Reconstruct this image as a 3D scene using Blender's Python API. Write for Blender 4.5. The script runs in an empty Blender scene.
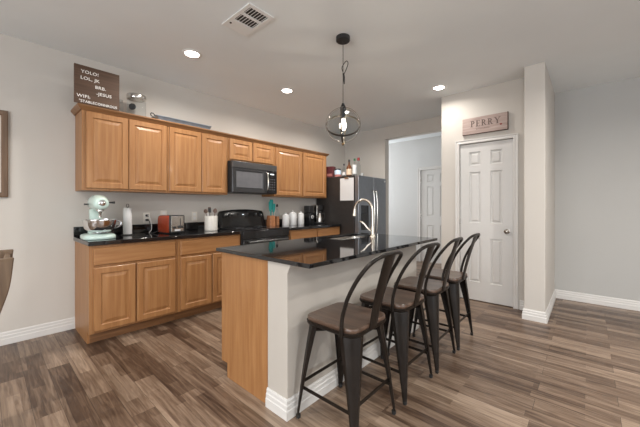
import bpy, bmesh, math, random
from mathutils import Vector, Matrix
R = math.radians
PI = math.pi
scene = bpy.context.scene
random.seed(7)

# ---------------------------------------------------------------- camera, world, exposure, big lights
FPX, ALPHA, HY, CAMZ = 300.37, math.degrees(0.7289), 206.9, 1.2136
cam_data = bpy.data.cameras.new('camera')
cam = bpy.data.objects.new('camera', cam_data)
scene.collection.objects.link(cam)
cam.location = (0, 0, CAMZ)
cam.rotation_euler = (R(90), 0, R(ALPHA - 90))
cam_data.sensor_width = 36
cam_data.lens = FPX / 640 * 36
cam_data.shift_y = -(213.5 - HY) / 640
cam_data.clip_start = 0.02
scene.camera = cam

world = bpy.data.worlds.new('world')
scene.world = world
world.use_nodes = True
wb = world.node_tree.nodes['Background']
wb.inputs[0].default_value = (0.88, 0.94, 1.0, 1)
wb.inputs[1].default_value = 1.5

vs = scene.view_settings
vs.view_transform = 'Standard'
vs.look = 'None'
vs.gamma = 1
vs.use_curve_mapping = False
vs.exposure = 0.12


def area(name, loc, rot, sx, sy, power, col=(1, 1, 1), shape='RECTANGLE', spread=180):
    l = bpy.data.lights.new(name, 'AREA')
    l.shape = shape
    l.size = sx
    if shape in ('RECTANGLE', 'ELLIPSE'):
        l.size_y = sy
    l.energy = power
    l.color = col
    l.spread = R(spread)
    o = bpy.data.objects.new(name, l)
    o.location = loc
    o.rotation_euler = rot
    scene.collection.objects.link(o)
    return o


# fill lights added in made-up windows behind the camera and at the hall's end
area('added_fill_rear', (0.6, -3.9, 1.45), (R(-90), 0, R(180)), 3.6, 1.7, 34, (0.96, 0.98, 1.0))
area('added_fill_side', (-2.9, 0.2, 1.45), (R(90), 0, R(-90)), 3.4, 1.7, 95, (0.97, 0.985, 1.0))
area('added_fill_hall', (5.87, 4.9, 1.5), (R(-90), 0, 0), 0.9, 1.6, 36, (0.95, 0.975, 1.0))
CAN_POWER = 15
CAN_COL = (1.0, 0.95, 0.88)

# ---------------------------------------------------------------- materials


def newmat(name):
    m = bpy.data.materials.new(name)
    m.use_nodes = True
    return m, m.node_tree, m.node_tree.nodes['Principled BSDF']


def setp(p, color=None, rough=None, metal=None, spec=None, trans=None, ior=None, coat=None, emit=None, estr=None):
    if color is not None:
        p.inputs['Base Color'].default_value = (*color, 1)
    if rough is not None:
        p.inputs['Roughness'].default_value = rough
    if metal is not None:
        p.inputs['Metallic'].default_value = metal
    if spec is not None:
        p.inputs['Specular IOR Level'].default_value = spec
    if trans is not None:
        p.inputs['Transmission Weight'].default_value = trans
    if ior is not None:
        p.inputs['IOR'].default_value = ior
    if coat is not None:
        p.inputs['Coat Weight'].default_value = coat
        p.inputs['Coat Roughness'].default_value = 0.08
    if emit is not None:
        p.inputs['Emission Color'].default_value = (*emit, 1)
        p.inputs['Emission Strength'].default_value = estr


def N(nt, t, **kw):
    n = nt.nodes.new(t)
    for k, v in kw.items():
        setattr(n, k, v)
    return n


def flat(name, color, rough=0.5, metal=0.0, var=0.05, nscale=12.0, bump=0.0, bscale=200.0, **kw):
    """procedural: a slight noise in colour and an optional bump"""
    m, nt, p = newmat(name)
    setp(p, color, rough, metal, **kw)
    tc = N(nt, 'ShaderNodeTexCoord')
    nz = N(nt, 'ShaderNodeTexNoise')
    nz.inputs['Scale'].default_value = nscale
    nz.inputs['Detail'].default_value = 3
    nt.links.new(tc.outputs['Object'], nz.inputs['Vector'])
    cr = N(nt, 'ShaderNodeValToRGB')
    cr.color_ramp.elements[0].position = 0.3
    cr.color_ramp.elements[1].position = 0.7
    cr.color_ramp.elements[0].color = (*[max(0, c * (1 - var)) for c in color], 1)
    cr.color_ramp.elements[1].color = (*[min(1, c * (1 + var)) for c in color], 1)
    nt.links.new(nz.outputs['Fac'], cr.inputs['Fac'])
    nt.links.new(cr.outputs['Color'], p.inputs['Base Color'])
    if bump > 0:
        n2 = N(nt, 'ShaderNodeTexNoise')
        n2.inputs['Scale'].default_value = bscale
        nt.links.new(tc.outputs['Object'], n2.inputs['Vector'])
        b = N(nt, 'ShaderNodeBump')
        b.inputs['Strength'].default_value = bump
        b.inputs['Distance'].default_value = 0.002
        nt.links.new(n2.outputs['Fac'], b.inputs['Height'])
        nt.links.new(b.outputs['Normal'], p.inputs['Normal'])
    return m


def wood(name, dark, light, scale=(22, 22, 1.3), rough=0.42, coat=0.06, contrast=(0.3, 0.72)):
    m, nt, p = newmat(name)
    setp(p, light, rough, coat=coat)
    tc = N(nt, 'ShaderNodeTexCoord')
    mp = N(nt, 'ShaderNodeMapping')
    mp.inputs['Scale'].default_value = scale
    nt.links.new(tc.outputs['Object'], mp.inputs['Vector'])
    nz = N(nt, 'ShaderNodeTexNoise')
    nz.inputs['Scale'].default_value = 1.6
    nz.inputs['Detail'].default_value = 5
    nz.inputs['Distortion'].default_value = 0.6
    nt.links.new(mp.outputs['Vector'], nz.inputs['Vector'])
    cr = N(nt, 'ShaderNodeValToRGB')
    cr.color_ramp.elements[0].position = contrast[0]
    cr.color_ramp.elements[1].position = contrast[1]
    cr.color_ramp.elements[0].color = (*dark, 1)
    cr.color_ramp.elements[1].color = (*light, 1)
    nt.links.new(nz.outputs['Fac'], cr.inputs['Fac'])
    nt.links.new(cr.outputs['Color'], p.inputs['Base Color'])
    return m


def floor_material():
    m, nt, p = newmat('wood_plank_floor')
    L = nt.links.new
    tc = N(nt, 'ShaderNodeTexCoord')
    sp = N(nt, 'ShaderNodeSeparateXYZ')
    L(tc.outputs['Object'], sp.inputs[0])
    cb = N(nt, 'ShaderNodeCombineXYZ')          # planks run along Y
    L(sp.outputs['Y'], cb.inputs['X'])
    L(sp.outputs['X'], cb.inputs['Y'])

    def bricks(w, h, mortar, off, shift):
        mp = N(nt, 'ShaderNodeMapping')
        mp.inputs['Location'].default_value = (shift, shift * 0.37, 0)
        L(cb.outputs[0], mp.inputs['Vector'])
        b = N(nt, 'ShaderNodeTexBrick')
        b.offset = off
        b.inputs['Color1'].default_value = (0, 0, 0, 1)
        b.inputs['Color2'].default_value = (1, 1, 1, 1)
        b.inputs['Mortar'].default_value = (0.5, 0.5, 0.5, 1)
        b.inputs['Scale'].default_value = 1
        b.inputs['Mortar Size'].default_value = mortar
        b.inputs['Mortar Smooth'].default_value = 0.2
        b.inputs['Brick Width'].default_value = w
        b.inputs['Row Height'].default_value = h
        L(mp.outputs[0], b.inputs['Vector'])
        return b
    planks = bricks(1.05, 0.125, 0.0010, 0.37, 11.3)
    strips = bricks(0.62, 0.0625, 0.0, 0.43, 23.9)
    # grain, stretched along the plank and shifted by plank
    mp = N(nt, 'ShaderNodeMapping')
    mp.inputs['Scale'].default_value = (2.2, 30, 1)
    L(cb.outputs[0], mp.inputs['Vector'])
    ad = N(nt, 'ShaderNodeVectorMath', operation='ADD')
    L(mp.outputs[0], ad.inputs[0])
    sc = N(nt, 'ShaderNodeVectorMath', operation='SCALE')
    sc.inputs['Scale'].default_value = 37.0
    L(planks.outputs['Color'], sc.inputs[0])
    L(sc.outputs[0], ad.inputs[1])
    g = N(nt, 'ShaderNodeTexNoise')
    g.inputs['Scale'].default_value = 1.5
    g.inputs['Detail'].default_value = 6
    g.inputs['Distortion'].default_value = 1.2
    L(ad.outputs[0], g.inputs['Vector'])
    big = N(nt, 'ShaderNodeTexNoise')
    big.inputs['Scale'].default_value = 0.9
    big.inputs['Detail'].default_value = 2
    L(tc.outputs['Object'], big.inputs['Vector'])

    def madd(a, ka, b, kb):
        x = N(nt, 'ShaderNodeMath', operation='MULTIPLY')
        x.inputs[1].default_value = ka
        L(a, x.inputs[0])
        y = N(nt, 'ShaderNodeMath', operation='MULTIPLY_ADD')
        y.inputs[1].default_value = kb
        L(b, y.inputs[0])
        L(x.outputs[0], y.inputs[2])
        return y.outputs[0]
    a = madd(planks.outputs['Color'], 0.24, strips.outputs['Color'], 0.18)
    b = madd(a, 1.0, g.outputs['Fac'], 0.54)
    c0 = madd(b, 1.0, big.outputs['Fac'], 0.14)
    c1 = N(nt, 'ShaderNodeMath', operation='SUBTRACT')
    c1.inputs[1].default_value = 0.008
    L(c0, c1.inputs[0])
    c = c1.outputs[0]
    cr = N(nt, 'ShaderNodeValToRGB')
    e = cr.color_ramp.elements
    e[0].position = 0.28
    e[0].color = (0.034, 0.018, 0.011, 1)
    e[1].position = 0.85
    e[1].color = (0.40, 0.305, 0.23, 1)
    for pos, col in ((0.41, (0.075, 0.044, 0.028)), (0.53, (0.145, 0.095, 0.064)), (0.67, (0.25, 0.178, 0.126))):
        x = e.new(pos)
        x.color = (*col, 1)
    L(c, cr.inputs['Fac'])
    mx = N(nt, 'ShaderNodeMix', data_type='RGBA')
    mx.inputs[7].default_value = (0.03, 0.02, 0.015, 1)
    L(planks.outputs['Fac'], mx.inputs[0])
    L(cr.outputs['Color'], mx.inputs[6])
    L(mx.outputs[2], p.inputs['Base Color'])
    p.inputs['Roughness'].default_value = 0.36
    bp = N(nt, 'ShaderNodeBump')
    bp.inputs['Strength'].default_value = 0.12
    bp.inputs['Distance'].default_value = 0.002
    L(g.outputs['Fac'], bp.inputs['Height'])
    L(bp.outputs['Normal'], p.inputs['Normal'])
    return m


def granite():
    m, nt, p = newmat('black_granite')
    L = nt.links.new
    tc = N(nt, 'ShaderNodeTexCoord')
    v = N(nt, 'ShaderNodeTexVoronoi')
    v.inputs['Scale'].default_value = 260
    L(tc.outputs['Object'], v.inputs['Vector'])
    cr = N(nt, 'ShaderNodeValToRGB')
    cr.color_ramp.elements[0].position = 0.0
    cr.color_ramp.elements[0].color = (0.05, 0.05, 0.052, 1)
    cr.color_ramp.elements[1].position = 0.28
    cr.color_ramp.elements[1].color = (0.009, 0.009, 0.010, 1)
    L(v.outputs['Distance'], cr.inputs['Fac'])
    L(cr.outputs['Color'], p.inputs['Base Color'])
    setp(p, None, 0.045, spec=0.5, ior=1.62)
    return m


M = {}
M['wall'] = flat('wall_paint', (0.585, 0.552, 0.510), 0.85, var=0.015, nscale=1.5, bump=0.15, bscale=120)
M['wallgrey'] = flat('grey_wall_paint', (0.485, 0.48, 0.465), 0.85, var=0.015, nscale=1.5, bump=0.15, bscale=120)
M['wallisland_shade'] = flat('shaded_island_paint', (0.50, 0.462, 0.415), 0.85, var=0.02, nscale=1.5, bump=0.15, bscale=120)  # same wall paint, darkened for the shade under the island top
M['ceil'] = flat('ceiling_paint', (0.80, 0.83, 0.84), 0.9, var=0.015, nscale=2, bump=0.25, bscale=90)
M['trim'] = flat('white_trim_paint', (0.68, 0.665, 0.645), 0.42, var=0.01)
M['door'] = flat('white_door_paint', (0.64, 0.63, 0.615), 0.42, var=0.01)
M['floor'] = floor_material()
CD, CL = (0.305, 0.134, 0.046), (0.405, 0.202, 0.079)
M['wood'] = wood('honey_maple_upright', CD, CL)
M['woodh'] = wood('honey_maple_level', CD, CL, (1.3, 22, 22))
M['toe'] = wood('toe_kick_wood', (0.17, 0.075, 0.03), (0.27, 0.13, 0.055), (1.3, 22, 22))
M['granite'] = granite()
M['crownwood'] = wood('brown_crown_wood', (0.20, 0.090, 0.034), (0.30, 0.150, 0.062), (1.3, 22, 22))
M['bronze'] = flat('dark_bronze_metal', (0.014, 0.0105, 0.0085), 0.34, 0.1, var=0.25, nscale=9, spec=0.28)
M['rubber'] = flat('black_rubber', (0.02, 0.02, 0.02), 0.7)
M['seat'] = wood('brown_stained_seat', (0.050, 0.028, 0.019), (0.135, 0.082, 0.056), (26, 1.5, 26), 0.33, 0.3)
M['black'] = flat('gloss_black', (0.012, 0.012, 0.013), 0.12, var=0.1)
M['matblack'] = flat('matt_black', (0.02, 0.02, 0.021), 0.45, var=0.1)
M['blackglass'] = flat('black_glass', (0.010, 0.010, 0.012), 0.05, var=0.1)
M['darksteel'] = flat('black_stainless', (0.15, 0.15, 0.155), 0.28, 0.85, var=0.05)
M['fridgeside'] = flat('fridge_side_panel', (0.035, 0.030, 0.028), 0.4, 0.2, var=0.1)
M['fridgefront'] = flat('fridge_black_stainless', (0.26, 0.275, 0.30), 0.3, 0.8, var=0.05)
M['steel'] = flat('brushed_steel', (0.62, 0.60, 0.57), 0.22, 1.0, var=0.04)
M['chrome'] = flat('polished_chrome', (0.75, 0.75, 0.76), 0.08, 1.0, var=0.02)
M['nickel'] = flat('satin_nickel', (0.66, 0.60, 0.52), 0.26, 1.0, var=0.03)
M['window_dark'] = flat('oven_window', (0.055, 0.055, 0.06), 0.12, 0.0, var=0.1)
M['mwframe'] = flat('microwave_door_frame', (0.045, 0.045, 0.048), 0.2, 0.3, var=0.1)
M['mwwindow'] = flat('microwave_window_mesh', (0.13, 0.13, 0.14), 0.25, 0.0, var=0.1)
M['keys'] = flat('dark_keys', (0.05, 0.05, 0.055), 0.4, 0.0, var=0.1)
M['mint'] = flat('mint_enamel', (0.55, 0.72, 0.66), 0.22, var=0.01, coat=0.5)
M['mintpale'] = flat('pale_mint_enamel', (0.58, 0.73, 0.675), 0.22, var=0.01, coat=0.5)
M['paper'] = flat('white_paper', (0.66, 0.65, 0.645), 0.9, var=0.02, bump=0.3, bscale=300)
M['red'] = flat('red_orange_enamel', (0.30, 0.045, 0.018), 0.25, var=0.08, coat=0.4)
M['crock'] = flat('speckled_stoneware', (0.60, 0.575, 0.53), 0.35, var=0.06, nscale=60)
M['ceramic'] = flat('white_ceramic', (0.68, 0.68, 0.68), 0.2, var=0.01)
M['plastic'] = flat('white_plastic', (0.80, 0.79, 0.77), 0.35, var=0.01)
M['teal'] = flat('teal_plastic', (0.02, 0.33, 0.31), 0.35, var=0.1)
M['terracotta'] = flat('terracotta_wood', (0.42, 0.17, 0.07), 0.5, var=0.25, nscale=40)
M['utensil'] = flat('dark_wood_utensil', (0.12, 0.07, 0.05), 0.5, var=0.2)
M['board'] = wood('walnut_letter_board', (0.070, 0.036, 0.020), (0.115, 0.063, 0.037), (1.5, 20, 30), 0.6, 0.0)
M['letter'] = flat('white_letters', (0.85, 0.83, 0.80), 0.5, var=0.01)
M['plank'] = wood('pinkish_rustic_plank', (0.34, 0.25, 0.225), (0.50, 0.40, 0.36), (4, 2.0, 26), 0.8, 0.0)
M['plankdark'] = wood('dark_plank_edge', (0.07, 0.04, 0.03), (0.14, 0.09, 0.07), (4, 2, 26), 0.8, 0.0)
M['ink'] = flat('dark_brown_ink', (0.13, 0.09, 0.08), 0.7)
M['frame'] = wood('brown_picture_frame', (0.10, 0.055, 0.028), (0.18, 0.105, 0.058), (20, 20, 1.5), 0.5, 0.05)
M['print'] = flat('cream_print', (0.62, 0.57, 0.50), 0.7, var=0.06, nscale=5)
M['chairwood'] = wood('weathered_chair_wood', (0.085, 0.050, 0.028), (0.17, 0.112, 0.068), (20, 20, 1.5), 0.5, 0.05)
M['bluegrey'] = flat('blue_grey_metal', (0.33, 0.39, 0.47), 0.3, 0.6, var=0.1)
M['ventwhite'] = flat('vent_white', (0.80, 0.80, 0.79), 0.5, var=0.01)
M['ventdark'] = flat('vent_duct_dark', (0.05, 0.045, 0.04), 0.8)
M['bandmetal'] = flat('pewter_band', (0.13, 0.115, 0.10), 0.3, 0.7, var=0.1)
M['knob'] = flat('aged_nickel', (0.30, 0.27, 0.24), 0.25, 1.0, var=0.1)
M['gold'] = flat('pale_brass', (0.62, 0.50, 0.33), 0.25, 1.0, var=0.05)
M['amber'] = flat('dark_amber_liquor_glass', (0.10, 0.035, 0.012), 0.08, var=0.2)
M['label'] = flat('tan_bottle_label', (0.66, 0.50, 0.36), 0.6, var=0.1, nscale=40)
M['darkred'] = flat('dark_red_carton', (0.11, 0.022, 0.025), 0.5, var=0.35, nscale=45)
M['pink'] = flat('salmon_label', (0.40, 0.15, 0.13), 0.5, var=0.15, nscale=40)
M['palebl'] = flat('pale_blue_powder', (0.50, 0.62, 0.75), 0.5, var=0.1, nscale=30)
M['green'] = flat('dark_green_cap', (0.03, 0.12, 0.05), 0.4)
M['redcap'] = flat('red_cap', (0.22, 0.012, 0.014), 0.4)
M['cream'] = flat('almond_plastic', (0.78, 0.74, 0.67), 0.4, var=0.01)


def glassmat(name, tint=(1, 1, 1), rough=0.02):
    # thin architectural glass: mostly transparent with a fresnel reflection
    m = bpy.data.materials.new(name)
    m.use_nodes = True
    nt = m.node_tree
    nt.nodes.clear()
    out = N(nt, 'ShaderNodeOutputMaterial')
    tr = N(nt, 'ShaderNodeBsdfTransparent')
    tr.inputs[0].default_value = (*tint, 1)
    gl = N(nt, 'ShaderNodeBsdfGlossy')
    gl.inputs['Roughness'].default_value = rough
    lw = N(nt, 'ShaderNodeLayerWeight')
    lw.inputs['Blend'].default_value = 0.5
    fr = N(nt, 'ShaderNodeMath', operation='POWER')
    fr.inputs[1].default_value = 3.5
    nt.links.new(lw.outputs['Facing'], fr.inputs[0])
    mx = N(nt, 'ShaderNodeMixShader')
    nt.links.new(fr.outputs[0], mx.inputs[0])
    nt.links.new(tr.outputs[0], mx.inputs[1])
    nt.links.new(gl.outputs[0], mx.inputs[2])
    nt.links.new(mx.outputs[0], out.inputs[0])
    return m


M['glass'] = glassmat('clear_glass', (0.90, 0.92, 0.93))
M['pane'] = glassmat('window_glass', (0.96, 0.98, 1.0))


def emis(name, col, s):
    m, nt, p = newmat(name)
    setp(p, (0.8, 0.8, 0.8), 0.4, emit=col, estr=s)
    return m


M['lens'] = emis('lit_lamp_lens', (1.0, 0.93, 0.84), 14)
M['bulb'] = emis('lit_bulb', (1.0, 0.88, 0.70), 10)
M['display'] = emis('lit_display', (0.75, 0.9, 1.0), 0.8)

# ---------------------------------------------------------------- mesh helpers


class MB:
    def __init__(self):
        self.bm = bmesh.new()

    def face(self, pts):
        vs_ = [self.bm.verts.new(p) for p in pts]
        try:
            return self.bm.faces.new(vs_)
        except ValueError:
            return None

    def box(self, x0, x1, y0, y1, z0, z1, mat=None):
        c = [(x, y, z) for z in (z0, z1) for y in (y0, y1) for x in (x0, x1)]
        if mat is not None:
            c = [mat @ Vector(p) for p in c]
        v = [self.bm.verts.new(p) for p in c]
        for f in ((0, 2, 3, 1), (4, 5, 7, 6), (0, 1, 5, 4), (2, 6, 7, 3), (0, 4, 6, 2), (1, 3, 7, 5)):
            self.bm.faces.new([v[i] for i in f])
        return self

    def rings(self, rings, closed=True, cap0=True, cap1=True):
        """skin a list of equal-length point rings"""
        rv = [[self.bm.verts.new(p) for p in r] for r in rings]
        n = len(rv[0])
        for a, b in zip(rv[:-1], rv[1:]):
            for i in range(n if closed else n - 1):
                j = (i + 1) % n
                self.bm.faces.new((a[i], a[j], b[j], b[i]))
        if cap0:
            self.bm.faces.new(list(reversed(rv[0])))
        if cap1:
            self.bm.faces.new(rv[-1])
        return self

    def lathe(self, prof, seg=28, c=(0, 0, 0), cap0=True, cap1=True, sx=1, sy=1):
        rs = []
        for r, z in prof:
            r = max(r, 1e-4)
            rs.append([(c[0] + sx * r * math.cos(2 * PI * i / seg), c[1] + sy * r * math.sin(2 * PI * i / seg), c[2] + z) for i in range(seg)])
        return self.rings(rs, True, cap0, cap1)

    def tube(self, pts, r, seg=10, closed=False):
        pts = [Vector(p) for p in pts]
        n = len(pts)
        rr = r if isinstance(r, (list, tuple)) else [r] * n
        rs = []
        up = None
        for i, p in enumerate(pts):
            if closed:
                t = pts[(i + 1) % n] - pts[i - 1]
            else:
                t = pts[min(i + 1, n - 1)] - pts[max(i - 1, 0)]
            t.normalize()
            if up is None:
                up = t.orthogonal().normalized()
            else:
                up = (up - t * up.dot(t)).normalized()
            s = t.cross(up)
            rs.append([p + (up * math.cos(2 * PI * k / seg) + s * math.sin(2 * PI * k / seg)) * rr[i] for k in range(seg)])
        if closed:
            rs.append(rs[0])
            self.rings(rs, True, False, False)
            bmesh.ops.remove_doubles(self.bm, verts=self.bm.verts, dist=1e-6)
            return self
        return self.rings(rs)

    def bar(self, a, b, w, t, up=(0, 0, 1)):
        """flat bar from a to b, width w along 'up', thickness t"""
        a, b = Vector(a), Vector(b)
        d = (b - a).normalized()
        u = Vector(up)
        u = (u - d * u.dot(d)).normalized()
        s = d.cross(u)
        def ring(p):
            return [p + u * w / 2 + s * t / 2, p - u * w / 2 + s * t / 2, p - u * w / 2 - s * t / 2, p + u * w / 2 - s * t / 2]
        return self.rings([ring(a), ring(b)])

    def prism(self, poly, z0, z1):
        return self.rings([[(x, y, z0) for x, y in poly], [(x, y, z1) for x, y in poly]])

    def paneled(self, w, h, t, panels, prof, edge=0.004, mat=None):
        """slab, front at y=0 facing -y, x 0..w, z 0..h; panels (x0,x1,z0,z1) get nested rings prof [(inset, depth)]"""
        mt = mat or Matrix()
        def F(pts):
            self.face([mt @ Vector(p) for p in pts])
        xs = sorted({edge, w - edge} | {p[0] for p in panels} | {p[1] for p in panels})
        zs = sorted({edge, h - edge} | {p[2] for p in panels} | {p[3] for p in panels})
        for i in range(len(xs) - 1):
            for j in range(len(zs) - 1):
                cx, cz = (xs[i] + xs[i + 1]) / 2, (zs[j] + zs[j + 1]) / 2
                if any(a < cx < b and c < cz < d for a, b, c, d in panels):
                    continue
                F([(xs[i], 0, zs[j]), (xs[i + 1], 0, zs[j]), (xs[i + 1], 0, zs[j + 1]), (xs[i], 0, zs[j + 1])])
        def ringpts(x0, x1, z0, z1, ins, d):
            return [(x0 + ins, d, z0 + ins), (x1 - ins, d, z0 + ins), (x1 - ins, d, z1 - ins), (x0 + ins, d, z1 - ins)]
        for (a, b, c, d) in panels:
            prev = ringpts(a, b, c, d, 0, 0)
            for ins, dep in prof:
                cur = ringpts(a, b, c, d, ins, dep)
                for k in range(4):
                    l = (k + 1) % 4
                    F([prev[k], prev[l], cur[l], cur[k]])
                prev = cur
            F(prev)
        r0 = ringpts(0, w, 0, h, edge, 0)
        r1 = ringpts(0, w, 0, h, 0, edge)
        r2 = ringpts(0, w, 0, h, 0, t)
        for A, B in ((r1, r0), (r2, r1)):
            for k in range(4):
                l = (k + 1) % 4
                F([A[k], A[l], B[l], B[k]])
        F(list(reversed(r2)))
        return self

    def build(self, name, mat, parent=None, bevel=0.0, seg=2, smooth=True, loc=None, angle=35, label=None, weld=True):
        bm = self.bm
        if weld:
            bmesh.ops.remove_doubles(bm, verts=bm.verts, dist=1e-5)
        bmesh.ops.recalc_face_normals(bm, faces=bm.faces)
        me = bpy.data.meshes.new(name)
        bm.to_mesh(me)
        bm.free()
        if smooth:
            for p in me.polygons:
                p.use_smooth = True
            me.set_sharp_from_angle(angle=R(angle))
        me.materials.append(M[mat] if isinstance(mat, str) else mat)
        o = bpy.data.objects.new(name, me)
        scene.collection.objects.link(o)
        if parent is not None:
            o.parent = parent
        if loc is not None:
            o.location = loc
        if bevel > 0:
            b = o.modifiers.new('bevel', 'BEVEL')
            b.width = bevel
            b.segments = seg
            b.limit_method = 'ANGLE'
            b.angle_limit = R(40)
            b.harden_normals = False
        if label:
            o['label'] = label
        return o


def box(*a):
    return MB().box(*a)


def thing(name, label, cat, loc=(0, 0, 0), rz=0.0, group=None):
    o = bpy.data.objects.new(name, None)
    o.empty_display_size = 0.1
    scene.collection.objects.link(o)
    o.location = loc
    o.rotation_euler = (0, 0, rz)
    return tag(o, label, cat, group)


def tag(o, label, cat, group=None):
    o['label'] = label
    o['category'] = cat
    if group:
        o['group'] = group
    return o


def struct(o):
    o['kind'] = 'structure'
    return o


def copy_tree(o, parent=None):
    c = o.copy()
    scene.collection.objects.link(c)
    c.parent = parent
    for ch in [x for x in scene.objects if x.parent == o]:
        copy_tree(ch, c)
    return c


def rrect(w, h, r, n=6):
    """rounded rectangle outline centred on 0"""
    pts = []
    for cx, cy, a0 in ((w / 2 - r, h / 2 - r, 0), (-w / 2 + r, h / 2 - r, 90), (-w / 2 + r, -h / 2 + r, 180), (w / 2 - r, -h / 2 + r, 270)):
        for k in range(n + 1):
            a = R(a0 + 90 * k / n)
            pts.append((cx + r * math.cos(a), cy + r * math.sin(a)))
    return pts


def arc_pts(pts, n=8):
    """Catmull-Rom through pts"""
    P = [Vector(p) for p in pts]
    P = [P[0] * 2 - P[1]] + P + [P[-1] * 2 - P[-2]]
    out = []
    for i in range(1, len(P) - 2):
        for k in range(n):
            t = k / n
            a, b, c, d = P[i - 1:i + 3]
            out.append(0.5 * ((2 * b) + (c - a) * t + (2 * a - 5 * b + 4 * c - d) * t * t + (3 * b - a - 3 * c + d) * t ** 3))
    out.append(P[-2])
    return out


def text(body, size, depth, mat, parent, matrix, name='lettering', stretch=1.0, align='LEFT', bold=0.0):
    cu = bpy.data.curves.new(name, 'FONT')
    cu.body = body
    cu.size = size
    cu.extrude = depth
    cu.offset = bold
    cu.align_x = align
    cu.space_character = 1.08
    tmp = bpy.data.objects.new(name, cu)
    scene.collection.objects.link(tmp)
    dg = bpy.context.evaluated_depsgraph_get()
    me = bpy.data.meshes.new_from_object(tmp.evaluated_get(dg))
    bpy.data.objects.remove(tmp)
    me.transform(Matrix.Diagonal((stretch, 1, 1, 1)))
    me.transform(matrix)
    me.materials.clear()
    me.materials.append(M[mat])
    o = bpy.data.objects.new(name, me)
    scene.collection.objects.link(o)
    o.parent = parent
    return o


# text lying in a plane facing -Y (reads along +X) or facing -X (reads along -Y)
FACE_NY = Matrix(((1, 0, 0, 0), (0, 0, -1, 0), (0, 1, 0, 0), (0, 0, 0, 1)))
FACE_NX = Matrix(((0, 0, -1, 0), (-1, 0, 0, 0), (0, 1, 0, 0), (0, 0, 0, 1)))

# ---------------------------------------------------------------- room shell
W, H = 3.84, 2.735
XO = 5.10                 # wall with the hall opening and the right-hand wall
PX0, PX1 = 3.91, 4.23     # pillar face, pantry door wall

struct(box(-3.1, 6.65, -4.1, 5.1, -0.10, 0).build('floor', 'floor', smooth=False))
struct(box(-3.1, 6.65, -4.1, 5.1, H, H + 0.1).build('ceiling', 'ceil', smooth=False))
struct(box(-3.1, XO + 0.14, W, W + 0.13, 0, H).build('wall_left', 'wall', smooth=False))
b = MB()
b.box(XO, XO + 0.14, 2.89, W, 0, H)
b.box(XO, XO + 0.14, 1.60, 2.89, 2.505, H)
b.box(XO, XO + 0.14, 0.52, 1.60, 0, H)
struct(b.build('wall_back', 'wall', smooth=False))
struct(box(XO, XO + 0.14, -4.1, 0.52, 0, H).build('wall_right', 'wallgrey', smooth=False))
# the pantry closet: front wall with the door, side walls
DY0, DY1, DZ = 0.67, 1.28, 2.04
b = MB()
b.box(PX1, PX1 + 0.11, DY1, 1.518, 0, H)
b.box(PX1, PX1 + 0.11, 0.52, DY0, 0, H)
b.box(PX1, PX1 + 0.11, DY0, DY1, DZ, H)
struct(b.build('wall_pantry_front', 'wall', smooth=False))
struct(box(PX1 + 0.11, XO, 1.408, 1.518, 0, H).build('wall_pantry_left', 'wall', smooth=False))
struct(box(PX0, XO, 0.335, 0.52, 0, H).build('wall_pantry_right', 'wall', smooth=False, bevel=0.006))
# hall behind the opening
M['wallhall'] = flat('hall_wall_paint', (0.60, 0.60, 0.592), 0.85, var=0.01, nscale=1.5)
b = MB()
HDY0, HDY1 = 2.08, 2.79
b.box(6.5, 6.62, 1.5, HDY0, 0, H)
b.box(6.5, 6.62, HDY1, 4.97, 0, H)
b.box(6.5, 6.62, HDY0, HDY1, 2.03, H)
struct(b.build('wall_hall', 'wallhall', smooth=False))
b = MB()
b.box(5.24, 5.42, 4.97, 5.09, 0, H)
b.box(6.32, 6.62, 4.97, 5.09, 0, H)
b.box(5.42, 6.32, 4.97, 5.09, 0, 0.7)
b.box(5.42, 6.32, 4.97, 5.09, 2.3, H)
struct(b.build('wall_hall_end', 'wallhall', smooth=False))
struct(box(5.24, 6.5, 1.38, 1.5, 0, H).build('wall_hall_near', 'wallhall', smooth=False))
struct(box(5.10, 5.24, W + 0.13, 5.09, 0, H).build('wall_hall_side', 'wallhall', smooth=False))
# walls behind the camera with openings for the added windows
b = MB()
b.box(-3.0, -1.3, -4.1, -4.0, 0, H)
b.box(2.5, XO, -4.1, -4.0, 0, H)
b.box(-1.3, 2.5, -4.1, -4.0, 0, 0.55)
b.box(-1.3, 2.5, -4.1, -4.0, 2.35, H)
struct(b.build('wall_rear', 'wall', smooth=False))
b = MB()
b.box(-3.1, -3.0, -4.1, -1.6, 0, H)
b.box(-3.1, -3.0, 2.0, W, 0, H)
b.box(-3.1, -3.0, -1.6, 2.0, 0, 0.55)
b.box(-3.1, -3.0, -1.6, 2.0, 2.35, H)
struct(b.build('wall_side', 'wall', smooth=False))


def window(name, axis, a0, a1, z0, z1, pos, n):
    b = MB()
    g = MB()
    def bx(m, u0, u1, w0, w1, t0, t1):
        if axis == 'X':
            m.box(u0, u1, pos + t0, pos + t1, w0, w1)
        else:
            m.box(pos + t0, pos + t1, u0, u1, w0, w1)
    f = 0.05
    bx(b, a0, a1, z0, z0 + f, 0, 0.06)
    bx(b, a0, a1, z1 - f, z1, 0, 0.06)
    for k in range(n + 1):
        u = a0 + (a1 - a0 - f) * k / n
        bx(b, u, u + f, z0 + f, z1 - f, 0, 0.06)
    bx(g, a0 + f, a1 - f, z0 + f, z1 - f, 0.025, 0.031)
    o = struct(b.build(name, 'trim', smooth=False))
    g.build('pane', 'pane', o, smooth=False)


window('added_window_1', 'X', -1.3, 2.5, 0.55, 2.35, -4.09, 4)  # all three windows are out of view, added to bring in light
window('added_window_2', 'Y', -1.6, 2.0, 0.55, 2.35, -3.09, 4)
window('added_window_3', 'X', 5.42, 6.32, 0.7, 2.3, 4.99, 1)

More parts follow.
